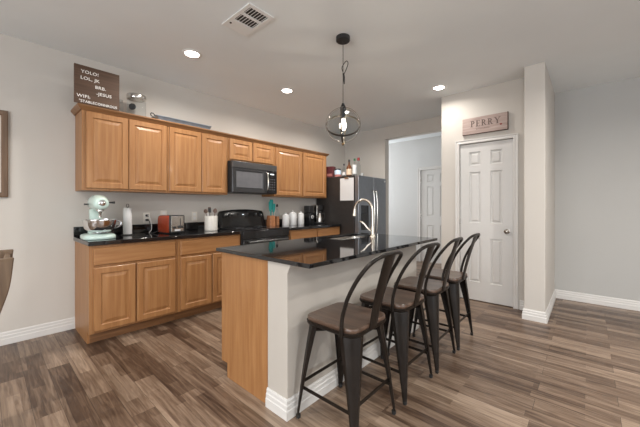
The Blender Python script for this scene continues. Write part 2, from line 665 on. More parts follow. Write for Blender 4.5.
# base boards
BP = [(0.0, 0.0), (0.017, 0.0), (0.017, 0.050), (0.013, 0.056), (0.013, 0.078), (0.009, 0.084), (0.009, 0.102), (0.004, 0.112), (0.0, 0.112)]


def baseboard(name, p0, p1, nrm, parent=None, prof=BP, z=0.0, mat='trim', e0=0, e1=0):
    """along p0->p1 at the foot of the wall, nrm points into the room; e0/e1 mitre lengthening per unit depth"""
    p0, p1, n = Vector((*p0, 0)), Vector((*p1, 0)), Vector((*nrm, 0))
    d = (p1 - p0).normalized()
    r0 = [p0 - d * t * e0 + n * (t + 0.0005) + Vector((0, 0, z + zz)) for t, zz in prof]
    r1 = [p1 + d * t * e1 + n * (t + 0.0005) + Vector((0, 0, z + zz)) for t, zz in prof]
    o = MB().rings([r0, r1]).build(name, mat, parent, smooth=False)
    return o


struct(baseboard('baseboard_left', (-3, W), (0.610, W), (0, -1)))
struct(baseboard('baseboard_pantry_front', (PX1, 0.52), (PX1, 0.604), (-1, 0)))
struct(baseboard('baseboard_pantry_corner', (PX1, 1.327), (PX1, 1.518), (-1, 0)))
struct(baseboard('baseboard_pillar', (PX0, 0.335), (PX0, 0.52), (-1, 0), e0=1, e1=1))
struct(baseboard('baseboard_pillar_side', (PX0, 0.335), (XO, 0.335), (0, -1), e0=1, e1=-1))
struct(baseboard('baseboard_pillar_inner', (PX0, 0.52), (PX1, 0.52), (0, 1), e0=1, e1=-1))
struct(baseboard('baseboard_right', (XO, -4.0), (XO, 0.335), (-1, 0), e1=-1))
struct(baseboard('baseboard_hall', (6.5, 2.87), (6.5, 4.97), (-1, 0)))

# ---------------------------------------------------------------- doors of the room
DPROF = [(0.007, 0.015), (0.020, 0.015), (0.036, 0.004)]
CASE = [(0.0, 0.0), (0.010, 0.0), (0.016, 0.006), (0.016, 0.020), (0.011, 0.026), (0.011, 0.040), (0.018, 0.048), (0.018, 0.058), (0.0, 0.058)]


def casing(parent, x, y0, y1, zt, w=0.05, name='door_casing'):
    """moulded casing round an opening in a wall facing -X; (depth, distance outwards)"""
    k = w / 0.058
    paths = [((y1, 0.0), (y1, zt), (y0, zt), (y0, 0.0))]
    rs = []
    offs = [(1, 0), (1, 1), (-1, 1), (-1, 0)]
    for (py, pz), (oy, oz) in zip(paths[0], offs):
        rs.append([(x - 0.001 - d, py + oy * u * k, pz + oz * u * k) for d, u in CASE])
    return MB().rings(rs).build(name, 'trim', parent, smooth=False)


def six_panel(w, h, mat):
    sx = 0.113 * w / 0.61 + 0.0
    pw = (w - 3 * sx) / 2
    cols = [(sx, sx + pw), (2 * sx + pw, 2 * sx + 2 * pw)]
    rows = [(0.235, 0.805), (1.0, 1.66), (1.745, 1.92)]
    return MB().paneled(w, h, 0.035, [(a, b_, c, d) for a, b_ in cols for c, d in rows], DPROF, 0.002, mat)


# door facing -X: local x -> -Y
def door_matrix(x, y):
    return Matrix(((0, 1, 0, x), (-1, 0, 0, y), (0, 0, 1, 0.008), (0, 0, 0, 1)))


d1 = six_panel(DY1 - DY0 - 0.010, DZ - 0.014, door_matrix(PX1 + 0.012, DY1 - 0.005)).build('door_1', 'door', smooth=False)
struct(d1)
casing(d1, PX1, DY0, DY1, DZ)
hb = MB()
hk = []
for z in (0.25, 1.02, 1.80):
    MB().tube([(PX1 + 0.006, DY1 - 0.004, z - 0.04), (PX1 + 0.006, DY1 - 0.004, z + 0.04)], 0.006, 8).build('hinge', 'steel', d1)
kn = MB()
kz, ky = 0.915, 0.735
kn.rings([[(PX1 + 0.012 - dx, ky + r * math.cos(2 * PI * i / 20), kz + r * math.sin(2 * PI * i / 20)) for i in range(20)]
          for dx, r in ((0, 0.030), (0.006, 0.030), (0.010, 0.012), (0.030, 0.011), (0.036, 0.022), (0.048, 0.028), (0.060, 0.024), (0.066, 0.010))])
kn.build('door_knob', 'knob', d1, label='round dark nickel door knob')
box(PX1 + 0.014, PX1 + 0.024, DY0 - 0.002, DY0 + 0.004, 0.89, 0.945).build('strike_plate', 'steel', d1)

d2 = six_panel(HDY1 - HDY0 - 0.01, 2.02, door_matrix(6.512, HDY1 - 0.005)).build('door_2', 'door', smooth=False)
struct(d2)
casing(d2, 6.5, HDY0, HDY1, 2.03, 0.065)
for z in (0.25, 1.02, 1.80):
    MB().tube([(6.503, HDY1 - 0.004, z - 0.045), (6.503, HDY1 - 0.004, z + 0.045)], 0.007, 8).build('hinge', 'steel', d2)

# ---------------------------------------------------------------- cabinets
CPROF = [(0.0, 0.0), (0.006, 0.009), (0.016, 0.009), (0.040, 0.002)]
UF = W - 0.305 - 0.02        # front of the wall-cabinet doors
BFR = W - 0.61 - 0.02        # front of the base-cabinet doors


def cab_door(x0, x1, z0, z1, y, parent, name='door', flip=False):
    w, h = x1 - x0, z1 - z0
    s = min(0.052, w * 0.2)
    if flip:
        mt = Matrix.Translation((x1, y, z0)) @ Matrix.Diagonal((-1, -1, 1, 1))
    else:
        mt = Matrix.Translation((x0, y, z0))
    return MB().paneled(w, h, 0.019, [(s, w - s, s, h - s)], CPROF, 0.006, mt).build(name, 'wood', parent, smooth=False)


def drawer(x0, x1, z0, z1, y, parent):
    return MB().paneled(x1 - x0, z1 - z0, 0.019, [], [], 0.006, Matrix.Translation((x0, y, z0))).build('drawer', 'woodh', parent, smooth=False)


def upper(x0, x1, z0, doors, label):
    c = thing('wall_cabinet', label, 'cabinet', (x0, UF, z0), group='maple wall cabinets')
    w, dz = x1 - x0, 2.159 - z0
    yb = W - 0.002 - UF
    MB().box(0, w, 0.022, yb, 0, dz).build('carcass', 'wood', c, bevel=0.001, seg=1)
    for a, b_ in doors:
        cab_door(a - x0, b_ - x0, 0.020, 2.118 - z0, 0, c)
    return c


G = 0.0015
upper(0.612, 1.378, 1.372, [(0.640, 0.990), (0.996, 1.366)], 'maple wall cabinet with two doors, under the letter board at the left end')
upper(1.380, 2.136, 1.372, [(1.395, 1.770), (1.778, 2.112)], 'maple wall cabinet with two doors, just left of the microwave')
upper(2.138, 2.914, 1.826, [(2.157, 2.515), (2.531, 2.890)], 'short maple wall cabinet with two small doors, above the microwave')
upper(2.916, 4.135, 1.372, [(2.944, 3.492), (3.528, 4.092)], 'maple wall cabinet with two doors, between the microwave and the refrigerator')

# crown strip along the tops
cr_ = thing('crown_moulding', 'maple crown moulding strip along the top edge of the wall cabinets', 'moulding', (0.61, UF + 0.02, 2.160))
CP = [(0.0, -0.032), (0.008, -0.032), (0.014, -0.022), (0.030, -0.004), (0.034, 0.000), (0.034, 0.012), (0.0, 0.012)]
wC = 4.137 - 0.61
dC = W - 0.003 - (UF + 0.02)
pts = []
for x, y, ox, oy in ((0, dC, -1, 0), (0, 0, -1, -1), (wC, 0, 1, -1), (wC, dC, 1, 0)):
    pts.append([(x + ox * (t + 0.001), y + oy * (t + 0.001), z) for t, z in CP])
MB().rings(pts).build('strip', 'crownwood', cr_, smooth=False)
box(0, wC, 0, dC, 0.001, 0.012).build('top_board', 'woodh', cr_, smooth=False)


def base(x0, x1, drawers, doors, label, left_end=False, toe=True):
    c = thing('base_cabinet', label, 'cabinet', (x0, BFR, 0), group='maple base cabinets')
    w = x1 - x0
    yb = W - 0.002 - BFR
    if left_end:   # end panel reaches the floor with the toe notch cut out
        prof = [(0.022, 0.10), (0.098, 0.10), (0.098, 0.0), (yb, 0.0), (yb, 0.874), (0.022, 0.874)]
        MB().rings([[(x, y, z) for y, z in prof] for x in (0, 0.018)]).build('end_panel', 'wood', c, smooth=False)
        MB().box(0.0185, w, 0.022, yb, 0.10, 0.874).build('carcass', 'wood', c, bevel=0.001, seg=1)
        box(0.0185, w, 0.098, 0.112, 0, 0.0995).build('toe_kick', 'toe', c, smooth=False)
    else:
        MB().box(0, w, 0.022, yb, 0.10, 0.874).build('carcass', 'wood', c, bevel=0.001, seg=1)
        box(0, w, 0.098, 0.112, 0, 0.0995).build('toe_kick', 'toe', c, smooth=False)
    for a, b_ in drawers:
        drawer(a - x0, b_ - x0, 0.700, 0.852, 0, c)
    for a, b_ in doors:
        cab_door(a - x0, b_ - x0, 0.118, 0.678, 0, c)


base(0.609, 1.360, [(0.640, 1.335)], [(0.640, 0.964), (0.978, 1.335)], 'maple base cabinet with one wide drawer over two doors, under the stand mixer', True)
base(1.362, 2.128, [(1.388, 2.105)], [(1.388, 1.740), (1.752, 2.105)], 'maple base cabinet with one wide drawer over two doors, left of the stove')
base(2.932, 3.532, [(2.960, 3.520)], [(2.960, 3.240), (3.246, 3.520)], 'maple base cabinet right of the stove, under the white canisters')
base(3.534, 4.135, [(3.552, 4.110)], [(3.552, 3.830), (3.836, 4.110)], 'maple base cabinet beside the refrigerator, under the coffee maker')


def counter(x0, x1, label, name='countertop'):
    c = thing(name, label, 'countertop', (x0, BFR - 0.012, 0.8755), group='black granite wall counters')
    w = x1 - x0
    yb = W - 0.002 - (BFR - 0.012)
    MB().box(0, w, 0, yb, 0, 0.038).build('slab', 'granite', c, bevel=0.004)
    MB().box(0, w, yb - 0.022, yb, 0.0385, 0.138).build('backsplash', 'granite', c, bevel=0.003)


counter(0.597, 2.136, 'black granite countertop with low backsplash left of the stove')
counter(2.918, 4.140, 'black granite countertop with low backsplash between stove and refrigerator')

# ---------------------------------------------------------------- stove
st = thing('stove', 'black electric range with arched back panel between the base cabinets', 'stove', (2.142, 3.19, 0))
SW = 0.770
MB().box(0, SW, 0.03, 0.645, 0.03, 0.905).build('body', 'matblack', st, bevel=0.004)
MB().box(-0.003, SW + 0.003, 0.0, 0.560, 0.906, 0.926).build('cooktop', 'blackglass', st, bevel=0.006)
MB().box(0.008, SW - 0.008, -0.005, 0.029, 0.235, 0.800).build('oven_door', 'black', st, bevel=0.006)
MB().box(0.10, SW - 0.10, -0.0075, -0.0055, 0.33, 0.66).build('oven_window', 'window_dark', st)
MB().box(0.008, SW - 0.008, -0.005, 0.029, 0.05, 0.225).build('storage_drawer', 'black', st, bevel=0.006)
MB().box(0.0, SW, 0.0, 0.029, 0.808, 0.9055).build('front_rail', 'black', st, bevel=0.004)
hd = MB()
hd.tube([(0.06, -0.045, 0.770), (SW - 0.06, -0.045, 0.770)], 0.011, 12)
for x in (0.08, SW - 0.08):
    hd.tube([(x, -0.045, 0.770), (x, -0.006, 0.770)], 0.008, 8)
hd.build('oven_handle', 'darksteel', st)
# back guard: arched outline
def arch(x, d=0.0):
    t = abs(x - SW / 2) / (SW / 2)
    return 1.178 - 0.030 * t ** 2 - 0.075 * max(0, (t - 0.90) / 0.10) ** 2.2
xs_ = [SW * k / 40 for k in range(41)]
front = [(x, 0.575, arch(x)) for x in xs_]
b = MB()
b.rings([[(x, 0.560, 0.927) for x in xs_], [(x, 0.560, 0.960) for x in xs_], [(x, 0.583, arch(x) - 0.012) for x in xs_], [(x, 0.592, arch(x)) for x in xs_],
         [(x, 0.632, arch(x)) for x in xs_], [(x, 0.645, 0.927) for x in xs_]], closed=False, cap0=False, cap1=False)
for x in (0, SW):
    b.face([(x, 0.560, 0.927), (x, 0.560, 0.960), (x, 0.583, arch(x) - 0.012), (x, 0.592, arch(x)), (x, 0.632, arch(x)), (x, 0.645, 0.927)])
b.face([(0, 0.560, 0.927), (SW, 0.560, 0.927), (SW, 0.645, 0.927), (0, 0.645, 0.927)])
b.build('back_panel', 'black', st)
for x, z in ((0.075, 1.090), (0.170, 1.100), (SW - 0.170, 1.100), (SW - 0.075, 1.090)):
    k = MB()
    k.rings([[(x + r * math.cos(2 * PI * i / 18), y, z + r * math.sin(2 * PI * i / 18)) for i in range(18)] for y, r in ((0.582, 0.026), (0.562, 0.024), (0.552, 0.018))])
    ko = k.build('knob', 'matblack', st)
    box(x - 0.002, x + 0.002, 0.5495, 0.5525, z, z + 0.016).build('knob_mark', 'plastic', ko)
box(0.30, 0.47, 0.5660, 0.5740, 1.075, 1.128).build('control_display', 'blackglass', st)
box(0.362, 0.392, 0.5645, 0.5655, 1.098, 1.110).build('clock_digits', 'display', st)
for (x, y, r) in ((0.20, 0.15, 0.095), (0.57, 0.15, 0.075), (0.20, 0.41, 0.075), (0.57, 0.41, 0.095)):
    ring = MB()
    ring.rings([[(x + rr * math.cos(2 * PI * i / 32), y + rr * math.sin(2 * PI * i / 32), zz) for i in range(32)]
                for rr, zz in ((r, 0.9262), (r, 0.9268), (r - 0.004, 0.9268), (r - 0.004, 0.9262))], True, False, False)
    ring.build('burner_ring', 'darksteel', st)

# ---------------------------------------------------------------- microwave
mw = thing('microwave', 'dark stainless over-the-range microwave hung beneath the short wall cabinet', 'microwave', (2.146, 3.44, 1.405))
MWW, MWH = 0.752, 0.415
MB().box(0, MWW, 0.024, W - 0.003 - 3.44, 0, MWH).build('body', 'matblack', mw, bevel=0.004)
MB().box(0.004, MWW - 0.004, 0.0, 0.023, MWH - 0.085, MWH - 0.002).build('top_vent_panel', 'darksteel', mw, bevel=0.003)
# door: frame with window
D1 = 0.565
b = MB()
b.paneled(D1, MWH - 0.094, 0.022, [(0.050, D1 - 0.075, 0.055, MWH - 0.094 - 0.030)], [(0.004, 0.004)], 0.004, Matrix.Translation((0.004, 0, 0.004)))
dr_ = b.build('door', 'mwframe', mw, smooth=False, bevel=0)
box(0.062, D1 - 0.080, 0.0015, 0.0038, 0.070, MWH - 0.135).build('door_window', 'mwwindow', mw)
MB().box(D1 + 0.008, MWW - 0.004, 0.0, 0.023, 0.004, MWH - 0.090).build('control_panel', 'blackglass', mw, bevel=0.003)
box(D1 + 0.060, MWW - 0.060, -0.0012, -0.0002, MWH - 0.142, MWH - 0.126).build('clock_display', 'display', mw)
kp = MB()
for i in range(3):
    for j in range(5):
        kp.box(D1 + 0.040 + i * 0.040, D1 + 0.066 + i * 0.040, -0.0012, -0.0002, 0.05 + j * 0.036, 0.07 + j * 0.036)
kp.build('keypad', 'keys', mw)
hd = MB()
hd.tube(arc_pts([(D1 - 0.020, -0.004, 0.040), (D1 - 0.020, -0.040, 0.060), (D1 - 0.020, -0.052, 0.16), (D1 - 0.020, -0.040, 0.275), (D1 - 0.020, -0.004, 0.295)], 6), 0.011, 10)
hd.build('door_handle', 'steel', mw)

# ---------------------------------------------------------------- refrigerator
fr = thing('refrigerator', 'black stainless french door refrigerator with water dispenser in the corner', 'refrigerator', (4.172, 2.86, 0))
FW, FD, FH = 0.915, 0.955, 1.750
MB().box(0, FW, 0.090, FD, 0.02, FH).build('body', 'fridgeside', fr, bevel=0.006)
def fdoor(x0, x1, z0, z1, name):
    return MB().box(x0, x1, 0.0, 0.082, z0, z1).build(name, 'fridgefront', fr, bevel=0.010, seg=3)
ld = fdoor(0.002, FW / 2 - 0.003, 0.66, FH - 0.005, 'door')
rd = fdoor(FW / 2 + 0.003, FW - 0.002, 0.66, FH - 0.005, 'door')
fz = fdoor(0.002, FW - 0.002, 0.06, 0.650, 'freezer_drawer')
box(0.01, FW - 0.01, 0.05, 0.089, 0.005, 0.055).build('kick_grille', 'matblack', fr)
for x in (FW / 2 - 0.045, FW / 2 + 0.045):
    MB().tube(arc_pts([(x, -0.002, 0.76), (x, -0.042, 0.80), (x, -0.060, 1.13), (x, -0.042, 1.46), (x, -0.002, 1.50)], 8), 0.012, 10).build('door_handle', 'steel', ld if x < FW / 2 else rd)
MB().tube(arc_pts([(0.10, -0.002, 0.57), (0.14, -0.045, 0.57), (FW - 0.14, -0.045, 0.57), (FW - 0.10, -0.002, 0.57)], 6), 0.012, 10).build('drawer_handle', 'steel', fz)
dp = box(0.075, 0.300, -0.004, -0.0005, 0.82, 1.24).build('water_dispenser', 'blackglass', ld, bevel=0.0)
b = MB().paneled(0.185, 0.26, 0.004, [(0.012, 0.173, 0.012, 0.248)], [(0.004, 0.0035)], 0.002, Matrix.Translation((0.095, -0.009, 0.84)))
b.build('dispenser_bay', 'matblack', ld, smooth=False)
box(FW - 0.075, FW - 0.035, -0.002, -0.0005, FH - 0.075, FH - 0.045).build('badge', 'chrome', rd)

pn = thing('paper_note', 'white sheet of paper held by a clip on the refrigerator side', 'paper', (4.1715, 3.105, 1.325))
box(-0.0015, -0.0005, -0.145, 0.145, 0, 0.385).build('sheet', 'paper', pn)
box(-0.010, -0.002, -0.045, 0.045, 0.370, 0.395).build('clip', 'steel', pn, bevel=0.002)

# ---------------------------------------------------------------- island
IX0, IX1 = 1.158, 2.895
IYW0, IYW1, IYC = 1.286, 1.463, 1.995
wi = struct(box(IX0, IX1, IYW0, IYW1, 0, 0.888).build('wall_island', 'wallisland_shade', smooth=False, bevel=0.003))
struct(baseboard('baseboard_island_end', (IX0, IYW0), (IX0, IYW1), (-1, 0), e0=1, e1=0))
struct(baseboard('baseboard_island_front', (IX0, IYW0), (IX1, IYW0), (0, -1), e0=1, e1=1))
struct(baseboard('baseboard_island_far', (IX1, IYW0), (IX1, IYW1), (1, 0), e0=1, e1=0))
TP = [(0, 0.0), (0.006, 0.0), (0.010, 0.015), (0.018, 0.030), (0.024, 0.034), (0.024, 0.050), (0, 0.050)]
struct(baseboard('trim_1', (IX0, IYW0), (IX1, IYW0), (0, -1), prof=TP, z=0.836, mat='wallisland_shade'))

ic = thing('island_cabinet', 'maple island cabinet with a plain wood end panel facing the camera', 'cabinet', (IX0, IYW1 + 0.001, 0))
iw, idp = IX1 - IX0, IYC - IYW1 - 0.001
prof = [(0, 0), (idp - 0.075, 0), (idp - 0.075, 0.10), (idp, 0.10), (idp, 0.888), (0, 0.888)]
for x in (0, iw - 0.018):
    MB().rings([[(xx, y, z) for y, z in prof] for xx in (x, x + 0.018)]).build('end_panel', 'wood', ic, smooth=False)
box(0.0185, iw - 0.0185, 0, 0.012, 0.10, 0.888).build('back_panel', 'wood', ic, smooth=False)
box(0.0185, iw - 0.0185, 0.0125, idp - 0.02, 0.10, 0.118).build('bottom_panel', 'wood', ic, smooth=False)
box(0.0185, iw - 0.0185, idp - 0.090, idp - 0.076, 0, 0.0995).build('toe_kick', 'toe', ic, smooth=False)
b = MB()
for z0, z1 in ((0.1185, 0.14), (0.685, 0.71), (0.859, 0.888)):
    b.box(0.0185, iw - 0.0185, idp - 0.019, idp, z0, z1)
for x in (0.0185, 0.58, 1.13, iw - 0.0585):
    b.box(x, x + 0.04, idp - 0.019, idp, 0.14, 0.859)
b.build('face_frame', 'wood', ic, smooth=False, weld=False)
xs4 = [0.035, 0.318, 0.600, 0.888, 1.150, 1.422, 1.700]
for k in range(6):
    cab_door(xs4[k] + 0.003, xs4[k + 1] - 0.003, 0.118, 0.695, idp + 0.020, ic, flip=True)
for k in range(0, 6, 2):
    MB().paneled(xs4[k + 2] - xs4[k] - 0.006, 0.15, 0.019, [], [], 0.006, Matrix.Translation((xs4[k + 2] - 0.003, idp + 0.020, 0.705)) @ Matrix.Diagonal((-1, -1, 1, 1))).build('drawer_front', 'woodh', ic, smooth=False)

# granite top with sink cut-out
CX0, CX1, CY0, CY1 = 1.133, 2.920, 1.085, 2.035
SX0, SX1, SY0, SY1 = 2.16, 2.76, 1.665, 1.965
it = thing('island_countertop', 'polished black granite island top overhanging toward the bar stools', 'countertop', (CX0, CY0, 0.8895))
b = MB()
xs_ = [0, SX0 - CX0, SX1 - CX0, CX1 - CX0]
ys_ = [0, SY0 - CY0, SY1 - CY0, CY1 - CY0]
for z in (0, 0.0245):
    for i in range(3):
        for j in range(3):
            if i == 1 and j == 1:
                continue
            b.face([(xs_[i], ys_[j], z), (xs_[i + 1], ys_[j], z), (xs_[i + 1], ys_[j + 1], z), (xs_[i], ys_[j + 1], z)])
def rim(x0, x1, y0, y1):
    c = [(x0, y0), (x1, y0), (x1, y1), (x0, y1)]
    for k in range(4):
        (a, c_), (d, e) = c[k], c[(k + 1) % 4]
        b.face([(a, c_, 0), (d, e, 0), (d, e, 0.0245), (a, c_, 0.0245)])
# split outer rim at the grid lines so the welded mesh is watertight
for k in range(3):
    for y in (0, ys_[3]):
        b.face([(xs_[k], y, 0), (xs_[k + 1], y, 0), (xs_[k + 1], y, 0.0245), (xs_[k], y, 0.0245)])
    for x in (0, xs_[3]):
        b.face([(x, ys_[k], 0), (x, ys_[k + 1], 0), (x, ys_[k + 1], 0.0245), (x, ys_[k], 0.0245)])
rim(xs_[1], xs_[2], ys_[1], ys_[2])
b.build('slab', 'granite', it, bevel=0.003, smooth=False)

sk = thing('kitchen_sink', 'stainless steel sink set into the island top', 'sink', ((SX0 + SX1) / 2, (SY0 + SY1) / 2, 0.6745))
sw, sd = SX1 - SX0 + 0.012, SY1 - SY0 + 0.012
rs = []
for w_, d_, r_, z in ((sw, sd, 0.02, 0.212), (sw, sd, 0.02, 0.2145), (sw - 0.03, sd - 0.03, 0.03, 0.2145), (sw - 0.034, sd - 0.034, 0.03, 0.205), (sw - 0.06, sd - 0.06, 0.04, 0.02), (sw - 0.12, sd - 0.12, 0.04, 0.006), (0.08, 0.08, 0.03, 0.003)):
    rs.append([(x, y, z) for x, y in rrect(w_, d_, r_)])
for w_, d_, r_, z in ((0.08, 0.08, 0.03, 0.0), (sw - 0.10, sd - 0.10, 0.04, 0.002), (sw - 0.056, sd - 0.056, 0.04, 0.018), (sw - 0.026, sd - 0.026, 0.03, 0.200), (sw - 0.010, sd - 0.010, 0.02, 0.212)):
    rs.append([(x, y, z) for x, y in rrect(w_, d_, r_)])
MB().rings(rs, True, False, False).build('basin', 'steel', sk)
MB().lathe([(0.0, 0.003), (0.035, 0.003), (0.038, 0.006), (0.03, 0.007), (0.0, 0.004)], 24, (0, 0, 0.0005), False, False).build('drain', 'chrome', sk)

# faucet
fa = thing('faucet', 'tall gooseneck satin nickel kitchen faucet standing behind the island sink', 'faucet', (2.578, 1.600, 0.9140))
MB().lathe([(0.030, 0.0), (0.030, 0.006), (0.024, 0.014), (0.019, 0.030), (0.0175, 0.11)], 24).build('base', 'nickel', fa)
sp = [(0, 0, 0.105), (0, 0, 0.26)]
for k in range(1, 13):
    a = PI * k / 12 * 0.97
    sp.append((-0.03 * (1 - math.cos(a)) * 0.5, 0.098 * (1 - math.cos(a)), 0.26 + 0.112 * math.sin(a)))
MB().tube(sp, 0.0125, 14).build('spout', 'nickel', fa)
e_ = Vector(sp[-1])
MB().tube([e_ + Vector((0, 0, 0.012)), e_, e_ + Vector((0, 0.003, -0.03)), e_ + Vector((0, 0.006, -0.062)), e_ + Vector((0, 0.006, -0.066))], [0.014, 0.0155, 0.017, 0.022, 0.020], 16).build('spray_head', 'nickel', fa)
MB().tube(arc_pts([(0, 0.012, 0.055), (-0.018, 0.045, 0.085), (-0.03, 0.075, 0.125), (-0.045, 0.105, 0.150), (-0.055, 0.118, 0.152)], 5), [0.010] * 8 + [0.009] * 6 + [0.007] * 7, 10).build('lever', 'nickel', fa)

# ---------------------------------------------------------------- bar stools


def leg_mesh(sx, sy):
    """folded sheet leg: shallow convex channel facing outwards on the diagonal, tapering to the foot"""
    b = MB()
    rs = []
    u = Vector((sx, sy, 0)).normalized()
    v = Vector((-u.y, u.x, 0))
    for k in range(9):
        t = k / 8
        z = 0.550 * (1 - t) + 0.0215 * t
        c = (0.150 + 0.054 * t + 0.003 * math.sin(PI * t)) * math.sqrt(2)
        hw = 0.050 * (1 - t) ** 1.1 + 0.0145
        th = 0.004
        sec = [(-1.0, -0.55), (-0.72, -0.18), (-0.15, 0.0), (0.15, 0.0), (0.72, -0.18), (1.0, -0.55)]
        outer = [u * (c + d * hw) + v * (w_ * hw) for w_, d in sec]
        inner = [u * (c + d * hw - th) + v * (w_ * (hw - th)) for w_, d in reversed(sec)]
        rs.append([(p.x, p.y, z) for p in outer + inner])
    b.rings(rs)
    return b


def make_stool():
    s = thing('bar_stool', '', 'stool', (0, 0, 0), group='bar stools along the island')
    seat_o = rrect(0.352, 0.352, 0.055, 6)
    b = MB()
    rs = []
    for sc, z in ((0.99, 0.567), (1.0, 0.571), (1.0, 0.586), (0.985, 0.591), (0.90, 0.590), (0.6, 0.587)):
        rs.append([(x * sc, y * sc, z) for x, y in seat_o])
    b.rings(rs)
    b.build('seat', 'seat', s, angle=60)
    b = MB()
    rim_o = rrect(0.362, 0.362, 0.060, 6)
    rs = [[(x * sc, y * sc, z) for x, y in rim_o] for sc, z in ((0.90, 0.540), (0.97, 0.546), (1.0, 0.558), (1.0, 0.5665), (0.9, 0.5665))]
    b.rings(rs)
    b.build('seat_pan', 'bronze', s, angle=60)
    for sx in (-1, 1):
        for sy in (-1, 1):
            lg = leg_mesh(sx, sy).build('leg', 'bronze', s)
            c = 0.2095
            f = MB()
            rs = [[(sx * (c - 0.012 + px), sy * (c - 0.012 + py), z) for px, py in rrect(w_, w_, 0.008, 3)] for w_, z in ((0.020, 0.0), (0.023, 0.003), (0.024, 0.021))]
            f.rings(rs)
            f.build('rubber_foot', 'rubber', lg)
    q = 0.180
    for sx in (-1, 1):
        MB().bar((sx * q, -q, 0.175), (sx * q, q, 0.175), 0.018, 0.005).build('footrest', 'bronze', s)
    for sy in (-1, 1):
        MB().bar((-q, sy * (q - 0.001), 0.208), (q, sy * (q - 0.001), 0.208), 0.018, 0.005).build('footrest', 'bronze', s)
    b = MB()
    b.bar((-0.150, -0.150, 0.500), (0.150, 0.150, 0.500), 0.018, 0.004)
    b.bar((-0.150, 0.150, 0.506), (0.150, -0.150, 0.506), 0.018, 0.004)
    b.build('cross_brace', 'bronze', s, weld=False)
    # hoop of the backrest
    zt, yt = 0.972, -0.290
    def P(x, z):
        t = max(0.0, (z - 0.560) / (zt - 0.560))
        return (x, -0.105 + (yt + 0.105) * t ** 1.9, z)
    pts = [P(-0.186, 0.548), P(-0.190, 0.64), P(-0.190, 0.74), P(-0.184, 0.83), P(-0.172, 0.900), P(-0.145, 0.948), P(-0.10, 0.966), P(-0.05, 0.971), P(0, 0.972)]
    pts = pts + [(-x, y, z) for x, y, z in reversed(pts[:-1])]
    MB().tube(arc_pts(pts, 4), 0.0105, 10).build('back_hoop', 'bronze', s)
    # splat, a slightly dished plate wider at the top
    rs = []
    n = 10
    for k in range(n + 1):
        t = k / n
        z = 0.556 + (0.964 - 0.556) * t
        y = -0.184 + (yt + 0.184) * t ** 1.3
        hw = 0.036 + 0.020 * t
        front_ = [(hw * q, y + 0.007 * (q * q), z) for q in (-1, -0.5, 0, 0.5, 1)]
        back_ = [(hw * q, y + 0.007 * (q * q) - 0.004, z) for q in (1, 0.5, 0, -0.5, -1)]
        rs.append(front_ + back_)
    MB().rings(rs).build('splat', 'bronze', s)
    return s


stool = make_stool()
SL = ['dark bronze metal bar stool with brown wood seat, nearest the camera at the island corner',
      'dark bronze metal bar stool with brown wood seat, second from the camera along the island',
      'dark bronze metal bar stool with brown wood seat, third from the camera along the island',
      'dark bronze metal bar stool with brown wood seat, farthest from the camera']
for i, (x, y, a) in enumerate(((1.405, 1.048, 0), (1.925, 1.035, -1), (2.400, 1.025, 1), (2.880, 1.020, 0))):
    s = stool if i == 0 else copy_tree(stool)
    s.location = (x, y, 0)
    s.rotation_euler = (0, 0, R(a))
    s['label'] = SL[i]

# ---------------------------------------------------------------- ceiling: lights, vent, pendant


def downlight(x, y, label, power=CAN_POWER):
    d = thing('recessed_light', label, 'ceiling light', (x, y, H), group='recessed ceiling lights')
    MB().lathe([(0.092, -0.0005), (0.092, -0.004), (0.084, -0.009), (0.066, -0.009), (0.064, -0.0005)], 32, cap0=False, cap1=False).build('trim_ring', 'ventwhite', d)
    MB().lathe([(0.0, -0.0075), (0.060, -0.0060), (0.0635, -0.002)], 32, cap1=False).build('lens', 'lens', d)
    l = area('downlight_lamp', (0, 0, -0.014), (0, 0, 0), 0.12, 0.12, power, CAN_COL, 'DISK', 160)
    l.parent = d
    return d


downlight(1.377, 2.931, 'lit recessed ceiling light nearest the letter board, leftmost in view')
downlight(2.638, 2.934, 'lit recessed ceiling light between the letter board and the glass pendant')
downlight(3.861, 1.417, 'lit recessed ceiling light in front of the wall with the pantry door', CAN_POWER * 0.45)
downlight(3.850, 2.905, 'lit recessed ceiling light seen through the top of the glass pendant')
for x, y in ((-1.0, 1.6), (2.9, -0.6), (0.9, -1.6), (2.9, -2.8), (-1.2, -0.6)):  # ceiling lights out of view, added to light the room
    downlight(x, y, 'added unseen ceiling light over the room behind the camera', CAN_POWER * 2.1)

hc = thing('added_hall_light', 'added ceiling light, unseen in the hall behind the opening', 'ceiling light', (5.87, 3.9, H))  # unseen lamp added to brighten the hall
MB().lathe([(0.09, -0.0005), (0.09, -0.03), (0.05, -0.05), (0.0, -0.055)], 28, cap1=False).build('shade', 'lens', hc)

vt = thing('air_vent', 'white rectangular air vent with dark slots in the ceiling', 'vent', (1.432, 2.068, H))
vw, vh = 0.238, 0.385
